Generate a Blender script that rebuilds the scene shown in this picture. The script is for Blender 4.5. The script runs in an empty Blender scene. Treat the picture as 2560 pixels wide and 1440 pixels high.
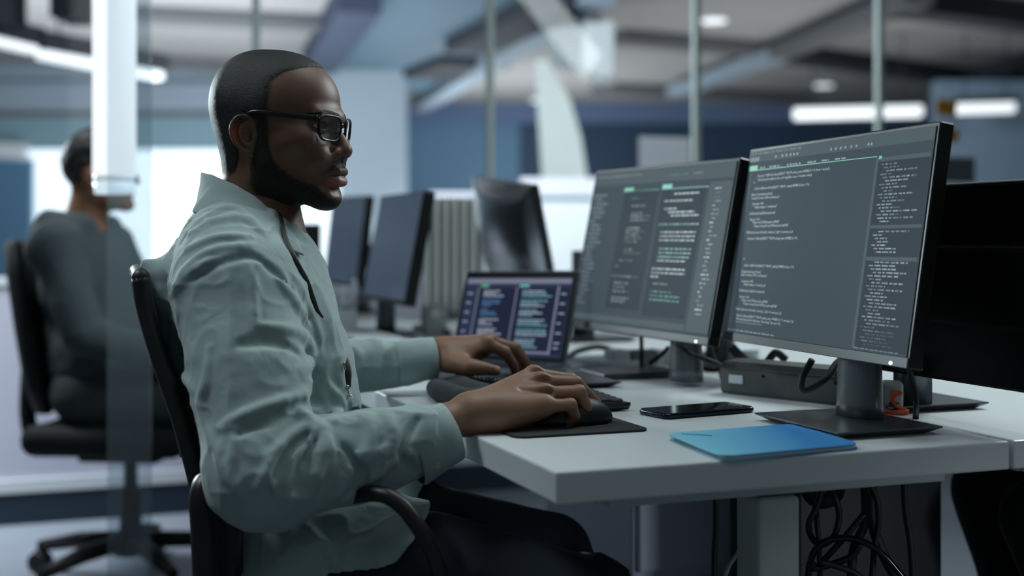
import bpy, bmesh, math, random
import numpy as np
from mathutils import Vector, Matrix
random.seed(7)
S = bpy.context.scene
COL = S.collection
PI = math.pi

# ------------------------------------------------------------------ camera
FPX, CX, HY, CAMZ = 3170.0, 1280.0, 600.0, 1.0      # focal in px, principal column, horizon row, eye height
cam_d = bpy.data.cameras.new('camera')
cam = bpy.data.objects.new('camera', cam_d)
COL.objects.link(cam)
cam.location = (0, 0, CAMZ)
cam.rotation_euler = (PI / 2, 0, 0)
cam_d.sensor_width = 36.0
cam_d.lens = 36.0 * FPX / 2560.0
cam_d.shift_y = -(720.0 - HY) / 2560.0
cam_d.clip_start = 0.05
cam_d.clip_end = 200
cam_d.dof.use_dof = True
cam_d.dof.focus_distance = 1.80
cam_d.dof.aperture_fstop = 2.0
S.camera = cam

# ------------------------------------------------------------------ view, world and lights
S.view_settings.view_transform = 'Standard'
S.view_settings.look = 'None'
S.view_settings.exposure = 0.0
S.view_settings.gamma = 1.0
S.view_settings.use_curve_mapping = False
W = bpy.data.worlds.new('world')
S.world = W
W.use_nodes = True
W.node_tree.nodes['Background'].inputs[0].default_value = (0.66, 0.86, 0.87, 1)
W.node_tree.nodes['Background'].inputs[1].default_value = 0.105


def area(name, loc, target, size, power, color, size_y=None, spread=180):
    l = bpy.data.lights.new(name, 'AREA')
    l.energy = power
    l.color = color
    l.size = size
    l.spread = math.radians(spread)
    if size_y:
        l.shape = 'RECTANGLE'
        l.size_y = size_y
    o = bpy.data.objects.new(name, l)
    COL.objects.link(o)
    o.location = loc
    d = Vector(target) - Vector(loc)
    o.rotation_euler = d.to_track_quat('-Z', 'Y').to_euler()
    return o


def spot(name, loc, target, power, color, deg, radius=0.2):
    l = bpy.data.lights.new(name, 'SPOT')
    l.energy = power; l.color = color; l.spot_size = math.radians(deg); l.spot_blend = 0.6
    l.shadow_soft_size = radius
    o = bpy.data.objects.new(name, l)
    COL.objects.link(o)
    o.location = loc
    o.rotation_euler = (Vector(target) - Vector(loc)).to_track_quat('-Z', 'Y').to_euler()
    return o


# unseen lights added: rim spot behind the man, fills for desks, aisle, far bays
spot('window_side_spot_lamp', (-3.2, 5.0, 1.85), (-0.42, 1.8, 1.0), 480, (0.82, 0.94, 0.98), 26, 0.35)  # added rim spot standing in for the too weak far windows
area('ceiling_panel_lamp', (1.7, 3.3, 2.5), (0.1, 2.0, 0.9), 1.2, 58, (0.84, 0.95, 0.97))  # unseen light giving the desk glare and forehead highlight
area('ceiling_panel_lamp', (0.35, 2.0, 2.75), (0.3, 2.0, 0.7), 1.0, 12, (0.84, 0.96, 0.97))  # unseen light over the desk, added to lift its top and the hands
area('ceiling_panel_lamp', (0.9, 0.2, 2.7), (-0.1, 1.7, 0.9), 1.2, 4, (0.84, 0.96, 0.97))  # added weak fill from the camera side, no fixture there
area('partition_wash_lamp', (-2.35, 3.8, 2.74), (-2.0, 4.4, 0.3), 0.9, 25, (0.88, 0.94, 1.0), 0.3, 62)  # added to brighten the low partition panel
area('cove_uplight', (-2.6, 9.5, 1.0), (-2.6, 10.5, 2.8), 3.0, 150, (0.92, 0.95, 1.0))  # added to brighten the left ceiling, no cove there
area('cove_uplight', (2.3, 10.3, 0.9), (2.3, 10.8, 2.8), 3.0, 42, (1.0, 0.97, 0.95))  # added to brighten the right ceiling, no fixture modelled
area('cove_uplight', (-0.2, 14.0, 0.9), (-0.2, 14.3, 2.8), 2.4, 88, (0.95, 0.97, 1.0))  # added to brighten ceiling and wall at the deep end
area('ceiling_panel_lamp', (-0.3, 5.7, 2.6), (0.4, 9.8, 1.2), 1.2, 150, (0.90, 0.96, 1.0))  # added to brighten the white column and cabinets
area('ceiling_panel_lamp', (-1.5, 1.7, 2.75), (-0.45, 1.75, 0.9), 0.8, 5, (0.86, 0.96, 1.0), None, 60)  # added to lift the shoulder top and left folds
spot('aisle_spot_lamp', (2.3, 0.2, 0.85), (0.35, 2.1, 0.28), 42, (0.84, 0.93, 1.0), 20, 0.2)  # added low fill for the dark space under the desk


# ------------------------------------------------------------------ helpers: colours and materials
def s2l(c):
    return c / 12.92 if c <= 0.04045 else ((c + 0.055) / 1.055) ** 2.4


def rgb(r, g, b):
    return (s2l(r / 255), s2l(g / 255), s2l(b / 255), 1)


MATS = {}


def mat(name, color, rough=0.5, metal=0.0, emit=None, emit_s=0.0, spec=0.5, coat=0.0, sheen=0.0):
    m = bpy.data.materials.new(name)
    m.use_nodes = True
    p = m.node_tree.nodes['Principled BSDF']
    p.inputs['Base Color'].default_value = color
    p.inputs['Roughness'].default_value = rough
    p.inputs['Metallic'].default_value = metal
    p.inputs['Specular IOR Level'].default_value = spec
    if coat:
        p.inputs['Coat Weight'].default_value = coat
        p.inputs['Coat Roughness'].default_value = 0.12
    if sheen:
        p.inputs['Sheen Weight'].default_value = sheen
        p.inputs['Sheen Roughness'].default_value = 0.5
    if emit:
        p.inputs['Emission Color'].default_value = emit
        p.inputs['Emission Strength'].default_value = emit_s
    MATS[name] = m
    return m


def noisy(m, scale=20, amount=0.25, bump=0.0, bump_scale=None, detail=4, stretch=None):
    """procedural tone variation and bump in object space"""
    nt = m.node_tree
    p = nt.nodes['Principled BSDF']
    tc = nt.nodes.new('ShaderNodeTexCoord')
    src = tc.outputs['Object']
    if stretch:
        mp = nt.nodes.new('ShaderNodeMapping')
        mp.inputs['Scale'].default_value = stretch
        nt.links.new(src, mp.inputs['Vector'])
        src = mp.outputs['Vector']
    n = nt.nodes.new('ShaderNodeTexNoise')
    n.inputs['Scale'].default_value = scale
    n.inputs['Detail'].default_value = detail
    nt.links.new(src, n.inputs['Vector'])
    c = p.inputs['Base Color'].default_value[:]
    if amount:
        mx = nt.nodes.new('ShaderNodeMix')
        mx.data_type = 'RGBA'
        mx.inputs['A'].default_value = tuple(v * (1 - amount) for v in c[:3]) + (1,)
        mx.inputs['B'].default_value = tuple(min(1, v * (1 + amount)) for v in c[:3]) + (1,)
        nt.links.new(n.outputs['Fac'], mx.inputs['Factor'])
        nt.links.new(mx.outputs['Result'], p.inputs['Base Color'])
    if bump:
        n2 = n
        if bump_scale:
            n2 = nt.nodes.new('ShaderNodeTexNoise')
            n2.inputs['Scale'].default_value = bump_scale
            n2.inputs['Detail'].default_value = detail
            nt.links.new(src, n2.inputs['Vector'])
        b = nt.nodes.new('ShaderNodeBump')
        b.inputs['Strength'].default_value = bump
        b.inputs['Distance'].default_value = 0.002
        nt.links.new(n2.outputs['Fac'], b.inputs['Height'])
        nt.links.new(b.outputs['Normal'], p.inputs['Normal'])
    return m


def glass_mat(name, tint=(1, 1, 1, 1), ior=1.45, refl=(1, 1, 1, 1), haze=0.0, haze_col=(0.6, 0.7, 0.75, 1)):
    m = bpy.data.materials.new(name)
    m.use_nodes = True
    nt = m.node_tree
    nt.nodes.clear()
    out = nt.nodes.new('ShaderNodeOutputMaterial')
    tr = nt.nodes.new('ShaderNodeBsdfTransparent')
    tr.inputs[0].default_value = tint
    gl = nt.nodes.new('ShaderNodeBsdfGlossy')
    gl.inputs['Color'].default_value = refl
    gl.inputs['Roughness'].default_value = 0.02
    fr = nt.nodes.new('ShaderNodeFresnel')
    fr.inputs['IOR'].default_value = ior
    mx = nt.nodes.new('ShaderNodeMixShader')
    ge = nt.nodes.new('ShaderNodeNewGeometry')              # reflect only where the ray enters the pane
    iv = nt.nodes.new('ShaderNodeMath'); iv.operation = 'SUBTRACT'; iv.inputs[0].default_value = 1.0
    mu = nt.nodes.new('ShaderNodeMath'); mu.operation = 'MULTIPLY'
    nt.links.new(ge.outputs['Backfacing'], iv.inputs[1])
    nt.links.new(iv.outputs[0], mu.inputs[0]); nt.links.new(fr.outputs[0], mu.inputs[1])
    nt.links.new(mu.outputs[0], mx.inputs[0])
    nt.links.new(tr.outputs[0], mx.inputs[1])
    nt.links.new(gl.outputs[0], mx.inputs[2])
    last = mx.outputs[0]
    if haze:
        df = nt.nodes.new('ShaderNodeBsdfDiffuse')
        df.inputs[0].default_value = haze_col
        tl = nt.nodes.new('ShaderNodeBsdfTranslucent')
        tl.inputs[0].default_value = haze_col
        ad = nt.nodes.new('ShaderNodeMixShader')
        ad.inputs[0].default_value = 0.5
        nt.links.new(df.outputs[0], ad.inputs[1])
        nt.links.new(tl.outputs[0], ad.inputs[2])
        m2 = nt.nodes.new('ShaderNodeMixShader')
        m2.inputs[0].default_value = haze
        nt.links.new(last, m2.inputs[1])
        nt.links.new(ad.outputs[0], m2.inputs[2])
        last = m2.outputs[0]
    nt.links.new(last, out.inputs[0])
    MATS[name] = m
    return m


# ------------------------------------------------------------------ helpers: objects
def tag(o, label=None, cat=None, group=None, kind=None):
    if label:
        o['label'] = label
    if cat:
        o['category'] = cat
    if group:
        o['group'] = group
    if kind:
        o['kind'] = kind
    return o


def thing(name, label, cat, loc=(0, 0, 0), group=None):
    o = bpy.data.objects.new(name, None)
    o.empty_display_size = 0.1
    COL.objects.link(o)
    o.location = loc
    return tag(o, label, cat, group)


def root_loc(o):
    v = Vector((0, 0, 0))
    while o is not None:
        v += Vector(o.location)
        o = o.parent
    return v


class MB:
    """collects world-space geometry of ONE mesh object"""

    def __init__(self):
        self.bm = bmesh.new()
        self.mi = 0

    def _fin(self, faces, smooth):
        for f in faces:
            f.smooth = smooth
            f.material_index = self.mi

    def box(self, c, size, R=None, bevel=0.0, seg=2):
        r = bmesh.ops.create_cube(self.bm, size=1.0)
        vs = r['verts']
        M = Matrix.Translation(Vector(c)) @ ((R if R else Matrix.Identity(3)).to_4x4()) @ Matrix.Diagonal((size[0], size[1], size[2], 1))
        bmesh.ops.transform(self.bm, matrix=M, verts=vs)
        fs = set(f for v in vs for f in v.link_faces)
        if bevel:
            es = list(set(e for v in vs for e in v.link_edges))
            rr = bmesh.ops.bevel(self.bm, geom=es, offset=bevel, segments=seg, affect='EDGES', profile=0.5)
            fs = set(rr['faces']) | set(f for f in fs if f.is_valid)
        self._fin(fs, False)
        return self

    def prism(self, poly, off, smooth=False):
        """poly: list of 3-D points (planar outline); extruded by the vector off"""
        a = [self.bm.verts.new(Vector(p)) for p in poly]
        b = [self.bm.verts.new(Vector(p) + Vector(off)) for p in poly]
        n = len(a)
        fs = [self.bm.faces.new(a), self.bm.faces.new(list(reversed(b)))]
        sf = []
        for i in range(n):
            sf.append(self.bm.faces.new([a[i], b[i], b[(i + 1) % n], a[(i + 1) % n]]))
        self._fin(fs, False)
        self._fin(sf, smooth)
        return self

    def loft(self, rings, cap=True, closed=True, smooth=True):
        vs = [[self.bm.verts.new(Vector(p)) for p in r] for r in rings]
        fs = []
        n = len(vs[0])
        for i in range(len(vs) - 1):
            for j in range(n if closed else n - 1):
                k = (j + 1) % n
                fs.append(self.bm.faces.new([vs[i][j], vs[i][k], vs[i + 1][k], vs[i + 1][j]]))
        self._fin(fs, smooth)
        if cap and closed:
            self._fin([self.bm.faces.new(list(reversed(vs[0]))), self.bm.faces.new(vs[-1])], False)
        return self

    def tube(self, pts, r, n=10, cap=True, flat=None, smooth=True):
        """r: number or list; flat=(w,h,normal) gives a ribbon-like oval section"""
        pts = [Vector(p) for p in pts]
        rr = r if isinstance(r, (list, tuple)) else [r] * len(pts)
        rings = []
        ref = None
        for i, p in enumerate(pts):
            t = (pts[min(i + 1, len(pts) - 1)] - pts[max(i - 1, 0)]).normalized()
            if ref is None:
                ref = Vector((0, 0, 1)) if abs(t.z) < 0.9 else Vector((1, 0, 0))
            if flat:
                ref = Vector(flat[2])
            a = (ref - t * ref.dot(t)).normalized()
            b = t.cross(a)
            if not flat:
                ref = a
            wa, wb = (flat[1], flat[0]) if flat else (1, 1)
            rings.append([p + (a * math.cos(2 * PI * k / n) * wa + b * math.sin(2 * PI * k / n) * wb) * rr[i] for k in range(n)])
        return self.loft(rings, cap=cap, smooth=smooth)

    def cyl(self, a, b, r, r2=None, n=20, smooth=True):
        return self.tube([a, b], [r, r if r2 is None else r2], n=n, smooth=smooth)

    def sphere(self, c, r, R=None, u=20, v=14):
        q = bmesh.ops.create_uvsphere(self.bm, u_segments=u, v_segments=v, radius=1.0)
        rad = r if isinstance(r, (list, tuple)) else (r, r, r)
        M = Matrix.Translation(Vector(c)) @ ((R if R else Matrix.Identity(3)).to_4x4()) @ Matrix.Diagonal((*rad, 1))
        bmesh.ops.transform(self.bm, matrix=M, verts=q['verts'])
        self._fin(set(f for w in q['verts'] for f in w.link_faces), True)
        return self

    def build(self, name, m, parent=None, label=None):
        me = bpy.data.meshes.new(name)
        off = root_loc(parent) if parent is not None else Vector((0, 0, 0))
        bmesh.ops.recalc_face_normals(self.bm, faces=self.bm.faces[:])
        bmesh.ops.translate(self.bm, verts=self.bm.verts[:], vec=-off)
        self.bm.to_mesh(me)
        self.bm.free()
        o = bpy.data.objects.new(name, me)
        COL.objects.link(o)
        for x in (m if isinstance(m, (list, tuple)) else [m]):
            me.materials.append(x)
        o.parent = parent
        if label:
            o['label'] = label
        return o


def origin_to_base(o):
    """put a single-mesh thing's origin at the middle of its base"""
    me = o.data
    n = len(me.vertices)
    a = np.empty(n * 3, np.float32)
    me.vertices.foreach_get('co', a)
    a = a.reshape(-1, 3)
    c = np.array([(a[:, 0].min() + a[:, 0].max()) / 2, (a[:, 1].min() + a[:, 1].max()) / 2, a[:, 2].min()], np.float32)
    me.vertices.foreach_set('co', (a - c).ravel())
    o.location = [float(x) for x in c]
    me.update()
    return o


def single(name, mb, m, label, cat, group=None):
    return tag(origin_to_base(mb.build(name, m)), label, cat, group)


def struct(name, mb, m):
    return tag(mb.build(name, m), kind='structure')


def from_arrays(name, verts, faces, m, parent=None, smooth=True):
    me = bpy.data.meshes.new(name)
    off = np.array(root_loc(parent)) if parent is not None else np.zeros(3)
    v = (verts - off).astype(np.float32)
    faces = np.asarray(faces, np.int32)
    k = faces.shape[1]
    me.vertices.add(len(v))
    me.vertices.foreach_set('co', v.ravel())
    me.loops.add(faces.size)
    me.loops.foreach_set('vertex_index', faces.ravel())
    me.polygons.add(len(faces))
    me.polygons.foreach_set('loop_start', np.arange(0, faces.size, k, dtype=np.int32))
    me.update(calc_edges=True)
    me.validate()
    me.polygons.foreach_set('use_smooth', np.full(len(me.polygons), smooth, bool))
    me.materials.append(m)
    o = bpy.data.objects.new(name, me)
    COL.objects.link(o)
    o.parent = parent
    return o


def copy_tree(o, parent=None):
    c = o.copy()
    COL.objects.link(c)
    c.parent = parent
    for ch in list(o.children):
        copy_tree(ch, c)
    return c


# ------------------------------------------------------------------ places
def P(px, py, d):
    """the place at distance d seen at that point of the photograph"""
    return Vector(((px - CX) / FPX * d, d, CAMZ + (HY - py) / FPX * d))


U = Vector((0.938, 0.346, 0))
V = Vector((-0.346, 0.938, 0))
C0 = Vector((0.049, 1.42, 0))
RD = Matrix((U, V, (0, 0, 1))).transposed()         # desk axes


def D(u, v, z=0.74):
    return C0 + U * u + V * v + Vector((0, 0, z))


def smooth_path(pts, n=8):
    """Catmull-Rom through the points"""
    pts = [Vector(p) for p in pts]
    q = [pts[0] * 2 - pts[1]] + pts + [pts[-1] * 2 - pts[-2]]
    out = []
    for i in range(1, len(q) - 2):
        for k in range(n):
            t = k / n
            a, b, c, d = q[i - 1], q[i], q[i + 1], q[i + 2]
            out.append(0.5 * ((2 * b) + (c - a) * t + (2 * a - 5 * b + 4 * c - d) * t * t + (3 * b - a - 3 * c + d) * t ** 3))
    out.append(pts[-1])
    return out


# ------------------------------------------------------------------ implicit surfaces for bodies and cloth
def p_cap(a, b, ra, rb=None):
    a = np.array(a, float); b = np.array(b, float)
    rb = ra if rb is None else rb
    ab = b - a
    L = max(ab @ ab, 1e-12)

    def f(p):
        t = np.clip(((p - a) @ ab) / L, 0, 1)
        return np.linalg.norm(p - a - t[:, None] * ab, axis=1) - (ra + (rb - ra) * t)
    return f


def p_line(pts, rs):
    pts = [np.array(q, float) for q in pts]
    if not isinstance(rs, (list, tuple, np.ndarray)):
        rs = [rs] * len(pts)
    caps = [p_cap(pts[i], pts[i + 1], rs[i], rs[i + 1]) for i in range(len(pts) - 1)]

    def f(p):
        d = caps[0](p)
        for c in caps[1:]:
            d = np.minimum(d, c(p))
        return d
    return f


def p_ell(c, r, R=None):
    c = np.array(c, float); r = np.array(r, float)
    R = None if R is None else np.array(R, float)

    def f(p):
        q = p - c
        if R is not None:
            q = q @ R
        k0 = np.linalg.norm(q / r, axis=1)
        k1 = np.linalg.norm(q / (r * r), axis=1)
        return k0 * (k0 - 1) / np.maximum(k1, 1e-9)
    return f


def p_box(c, h, R=None, rad=0.0):
    c = np.array(c, float); h = np.array(h, float) - rad
    R = None if R is None else np.array(R, float)

    def f(p):
        q = p - c
        if R is not None:
            q = q @ R
        q = np.abs(q) - h
        return np.linalg.norm(np.maximum(q, 0), axis=1) + np.minimum(q.max(axis=1), 0) - rad
    return f


class Field:
    def __init__(self):
        self.ops = []

    def u(self, f, k=0.0):
        self.ops.append(('u', f, k)); return self

    def s(self, f, k=0.0):
        self.ops.append(('s', f, k)); return self

    def i(self, f, k=0.0):
        self.ops.append(('i', f, k)); return self

    def off(self, g):
        """g(p) added to the field everywhere"""
        self.ops.append(('o', g, 0)); return self

    @staticmethod
    def comb(op, a, b, k):
        if op == 'o':
            return a + b
        if op == 's':
            b = -b
        if op == 'u':
            if k <= 0:
                return np.minimum(a, b)
            h = np.maximum(k - np.abs(a - b), 0) / k
            return np.minimum(a, b) - h * h * k * 0.25
        if k <= 0:
            return np.maximum(a, b)
        h = np.maximum(k - np.abs(a - b), 0) / k
        return np.maximum(a, b) + h * h * k * 0.25

    def __call__(self, p):
        v = np.full(len(p), 1e3)
        for op, f, k in self.ops:
            v = self.comb(op, v, f(p), k)
        return v

    def mesh(self, lo, hi, res):
        B = 8
        lo = np.array(lo, float); hi = np.array(hi, float)
        nb = np.ceil((hi - lo) / (res * B)).astype(int)
        n = nb * B
        bi = np.stack(np.meshgrid(*[np.arange(k) for k in nb], indexing='ij'), -1).reshape(-1, 3)
        bc = lo + (bi * B + (B - 1) / 2) * res
        R = B * res * 0.9
        fc = self(bc)
        act = np.abs(fc) < R * 2.6
        F = np.empty(n, np.float32).reshape(nb[0], B, nb[1], B, nb[2], B)
        Fb = np.where(fc < 0, -R, R).reshape(nb)
        F[:] = Fb[:, None, :, None, :, None]
        ab = bi[act]; ac = bc[act]
        loc = np.stack(np.meshgrid(*[np.arange(B)] * 3, indexing='ij'), -1).reshape(-1, 3) * res
        pts = (lo + ab * B * res)[:, None, :] + loc[None]
        vals = np.full(pts.shape[:2], 1e3)
        for op, f, k in self.ops:
            if op in 'us':
                m = f(ac) < R * 2.6 + k * 1.5
            else:
                m = np.ones(len(ac), bool)
            if not m.any():
                continue
            q = pts[m].reshape(-1, 3)
            vals[m] = self.comb(op, vals[m], f(q).reshape(-1, B ** 3), k)
        Fv = F.transpose(0, 2, 4, 1, 3, 5)
        Fv[ab[:, 0], ab[:, 1], ab[:, 2]] = vals.reshape(-1, B, B, B)
        F = F.reshape(n)
        return surface_nets(F, lo, res)


def surface_nets(F, lo, res):
    s = F < 0
    nx, ny, nz = F.shape
    cnt = np.zeros((nx - 1, ny - 1, nz - 1), np.int8)
    for a in (0, 1):
        for b in (0, 1):
            for c in (0, 1):
                cnt += s[a:nx - 1 + a, b:ny - 1 + b, c:nz - 1 + c]
    cells = np.argwhere((cnt > 0) & (cnt < 8))
    idx = np.full(cnt.shape, -1, np.int32)
    idx[cells[:, 0], cells[:, 1], cells[:, 2]] = np.arange(len(cells))
    cor = np.array([(a, b, c) for a in (0, 1) for b in (0, 1) for c in (0, 1)])
    vals = np.stack([F[cells[:, 0] + a, cells[:, 1] + b, cells[:, 2] + c] for a, b, c in cor], 1)
    acc = np.zeros((len(cells), 3)); num = np.zeros(len(cells))
    for i in range(8):
        for j in range(i + 1, 8):
            if np.abs(cor[i] - cor[j]).sum() != 1:
                continue
            v0, v1 = vals[:, i], vals[:, j]
            m = (v0 < 0) != (v1 < 0)
            t = v0[m] / (v0[m] - v1[m])
            acc[m] += cor[i] + t[:, None] * (cor[j] - cor[i])
            num[m] += 1
    verts = lo + (cells + acc / num[:, None]) * res
    quads = []
    for ax in range(3):
        sl0 = [slice(None)] * 3; sl1 = [slice(None)] * 3
        sl0[ax] = slice(0, -1); sl1[ax] = slice(1, None)
        e = np.argwhere(s[tuple(sl0)] != s[tuple(sl1)])
        o1, o2 = (ax + 1) % 3, (ax + 2) % 3
        ok = (e[:, o1] > 0) & (e[:, o2] > 0) & (e[:, o1] < F.shape[o1] - 1) & (e[:, o2] < F.shape[o2] - 1)
        e = e[ok]
        d1 = np.zeros(3, int); d1[o1] = 1
        d2 = np.zeros(3, int); d2[o2] = 1

        def g(c):
            return idx[c[:, 0], c[:, 1], c[:, 2]]
        q = np.stack([g(e - d1 - d2), g(e - d2), g(e), g(e - d1)], 1)
        inside = s[e[:, 0], e[:, 1], e[:, 2]]
        q[~inside] = q[~inside][:, ::-1]
        quads.append(q)
    return verts, np.concatenate(quads)


def keep_faces(v, q, mask):
    """keep the faces whose corners all pass the mask"""
    q = q[mask[q].all(axis=1)]
    used = np.unique(q)
    mp = np.full(len(v), -1, np.int32)
    mp[used] = np.arange(len(used))
    return v[used], mp[q]


def relax(v, q, it=1, lam=0.5):
    for _ in range(it):
        acc = np.zeros_like(v); n = np.zeros(len(v))
        for a, b in ((0, 1), (1, 2), (2, 3), (3, 0)):
            np.add.at(acc, q[:, a], v[q[:, b]]); np.add.at(n, q[:, a], 1)
            np.add.at(acc, q[:, b], v[q[:, a]]); np.add.at(n, q[:, b], 1)
        v = v + lam * (acc / np.maximum(n, 1)[:, None] - v)
    return v


def sstep(a, b, x):
    t = np.clip((x - a) / (b - a), 0, 1)
    return t * t * (3 - 2 * t)


def vnoise(p, scale, seed=0):
    """smooth value noise in [-1,1] on an (n,3) array"""
    q = p * scale + seed * 17.31
    i = np.floor(q).astype(np.int64)
    f = q - i
    f = f * f * (3 - 2 * f)

    def h(a):
        n = a[:, 0] * 374761393 + a[:, 1] * 668265263 + a[:, 2] * 2147483647 + seed * 97
        n = (n ^ (n >> 13)) * 1274126177
        n = n ^ (n >> 16)
        return (n & 0xffff) / 32767.5 - 1
    r = 0
    for a in (0, 1):
        for b in (0, 1):
            for c in (0, 1):
                w = (f[:, 0] if a else 1 - f[:, 0]) * (f[:, 1] if b else 1 - f[:, 1]) * (f[:, 2] if c else 1 - f[:, 2])
                r = r + w * h(i + np.array([a, b, c]))
    return r


def trace(field, pxs, d0=1.2, d1=2.6):
    """points of the surface that the photograph shows at these pixels"""
    out = []
    for px, py in pxs:
        dr = np.array([(px - CX) / FPX, 1.0, (HY - py) / FPX])
        ts = np.arange(d0, d1, 0.002)
        p = np.array([0, 0, CAMZ]) + ts[:, None] * dr
        v = field(p)
        k = np.argmax(v < 0)
        if v[k] >= 0:
            k = np.argmin(v)
        out.append(p[k])
    return out

# ------------------------------------------------------------------ materials of the place
M_floor = noisy(mat('floor_concrete', rgb(120, 128, 138), 0.35), 3, 0.15)
M_ceil = noisy(mat('ceiling_plaster', rgb(150, 150, 150), 0.9), 1.2, 0.10)
M_beam = mat('beam_grey', rgb(92, 94, 98), 0.8)
M_beamdark = mat('beam_dark', rgb(40, 46, 54), 0.7)
M_beamblue = mat('beam_blue', rgb(46, 58, 82), 0.7)
M_soffit = noisy(mat('soffit_blue', rgb(88, 114, 132), 0.6), 0.8, 0.06)
M_wallpale = noisy(mat('wall_pale_blue', rgb(158, 174, 186), 0.7), 2, 0.04)
M_wallteal = mat('wall_teal', rgb(120, 150, 162), 0.7)
M_wallhead = mat('wall_header', rgb(140, 156, 170), 0.7)
M_walldark = noisy(mat('wall_dark_blue', rgb(18, 54, 84), 0.55), 1.5, 0.12)
M_wallmid = noisy(mat('wall_mid_blue', rgb(78, 118, 148), 0.55), 1.5, 0.06)
M_white = noisy(mat('white_laminate', rgb(205, 212, 216), 0.4), 6, 0.03)
M_partition = noisy(mat('partition_panel', rgb(186, 190, 206), 0.5), 2, 0.04)
M_partblue = mat('partition_plinth', rgb(16, 38, 54), 0.5)
M_alu = mat('aluminium', rgb(196, 210, 208), 0.5)
M_glass = glass_mat('clear_glass', (0.97, 0.99, 0.99, 1), 1.35)
M_glassgreen = glass_mat('tinted_glass', (0.86, 0.90, 0.92, 1), 1.45, haze=0.10, haze_col=(0.55, 0.65, 0.7, 1))
M_window = mat('window_daylight', rgb(225, 235, 242), 0.4, emit=(0.80, 0.87, 0.93, 1), emit_s=0.95)
M_lampwhite = mat('lamp_diffuser', rgb(240, 244, 248), 0.4, emit=(0.92, 0.95, 1.0, 1), emit_s=0.95)
M_reflection = mat('tube_diffuser', rgb(240, 244, 248), 0.3, emit=(0.93, 0.97, 1.0, 1), emit_s=1.0)  # emission imitating the bright reflection at the left
M_black = noisy(mat('black_plastic', rgb(14, 17, 19), 0.45), 60, 0.15)
M_blackgloss = mat('black_gloss', rgb(6, 8, 9), 0.12)
M_rubber = mat('black_rubber', rgb(13, 15, 17), 0.6)
M_paper = mat('paper', rgb(205, 214, 222), 0.8)
M_orange = mat('sticky_orange', rgb(238, 164, 50), 0.7)
M_desk = noisy(mat('desk_laminate', rgb(212, 219, 222), 0.34), 14, 0.05, bump=0.04, bump_scale=300)
M_deskedge = noisy(mat('desk_edge', rgb(128, 136, 134), 0.5), 20, 0.05)
M_leg = mat('painted_steel', rgb(176, 184, 182), 0.4)

# ------------------------------------------------------------------ room shell
struct('floor', MB().box((0, 9, -0.05), (26, 22, 0.1)), M_floor)
struct('ceiling', MB().box((0, 9, 2.85), (26, 22, 0.1)), M_ceil)


def CZ(px, py, z):
    return P(px, py, FPX * (z - CAMZ) / (HY - py))


def ceil_beam(a, b, w, z0, z1, m):
    mb = MB()
    a = Vector(a); b = Vector(b)
    d = (b - a); d.z = 0
    n = d.normalized()
    s = Vector((-n.y, n.x, 0)) * w / 2
    poly = [a + s, b + s, b - s, a - s]
    mb.prism([(p.x, p.y, z0) for p in poly], (0, 0, z1 - z0))
    ceil_beam.n += 1
    return struct('trim_%d' % ceil_beam.n, mb, m)


ceil_beam.n = 0
# joists across the ceiling on the left, and the crossing ducts on the right
ceil_beam(CZ(300, 18, 2.8), CZ(900, 48, 2.8), 0.32, 2.70, 2.80, M_beam)
ceil_beam(CZ(300, 136, 2.8), CZ(800, 165, 2.8), 0.35, 2.70, 2.80, M_beam)
ceil_beam(CZ(-300, 108, 2.8), CZ(260, 130, 2.8), 0.35, 2.70, 2.80, M_beam)
ceil_beam(CZ(900, -20, 2.72), CZ(795, 150, 2.72), 0.30, 2.58, 2.80, M_beamblue)
ceil_beam(CZ(1420, -10, 2.7), CZ(1170, 110, 2.7), 0.42, 2.62, 2.80, M_beamdark)
ceil_beam(CZ(1500, -20, 2.7), CZ(1050, 262, 2.7), 0.22, 2.62, 2.80, M_wallhead)
ceil_beam(CZ(1190, 148, 2.72), CZ(1085, 186, 2.72), 0.7, 2.66, 2.80, M_beamdark)
ceil_beam(CZ(1690, 225, 2.7), CZ(1950, 125, 2.7), 0.22, 2.62, 2.72, M_wallhead)
ceil_beam(CZ(1950, 125, 2.7), CZ(2300, -20, 2.7), 0.22, 2.62, 2.72, M_beam)
ceil_beam(CZ(1540, 92, 2.75), CZ(1950, 128, 2.75), 0.30, 2.70, 2.80, M_beam)
ceil_beam(CZ(1950, 126, 2.75), CZ(2600, 215, 2.75), 0.30, 2.66, 2.80, M_beamdark)
ceil_beam(CZ(2250, -10, 2.75), CZ(2640, 40, 2.75), 0.30, 2.62, 2.80, M_beamdark)
ceil_beam(CZ(2420, 190, 2.75), CZ(2640, 130, 2.75), 0.22, 2.66, 2.80, M_beamdark)
ceil_beam(CZ(1500, 215, 2.78), CZ(2000, 240, 2.78), 0.5, 2.72, 2.80, M_beam)
struct('trim_20', MB().prism([(-0.55, 7.2, 2.74), (1.3, 7.2, 2.74), (-1.0, 15.2, 2.74), (-2.05, 12.9, 2.74)], (0, 0, 0.06)), M_soffit)
# dark service boxes under the ceiling, top left
struct('trim_21', MB().box((-2.70, 6.5, 2.35), (0.26, 0.4, 0.5)), M_beamdark)
struct('trim_22', MB().box((-2.29, 6.6, 2.36), (0.125, 0.3, 0.44)), M_beamdark)

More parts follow.
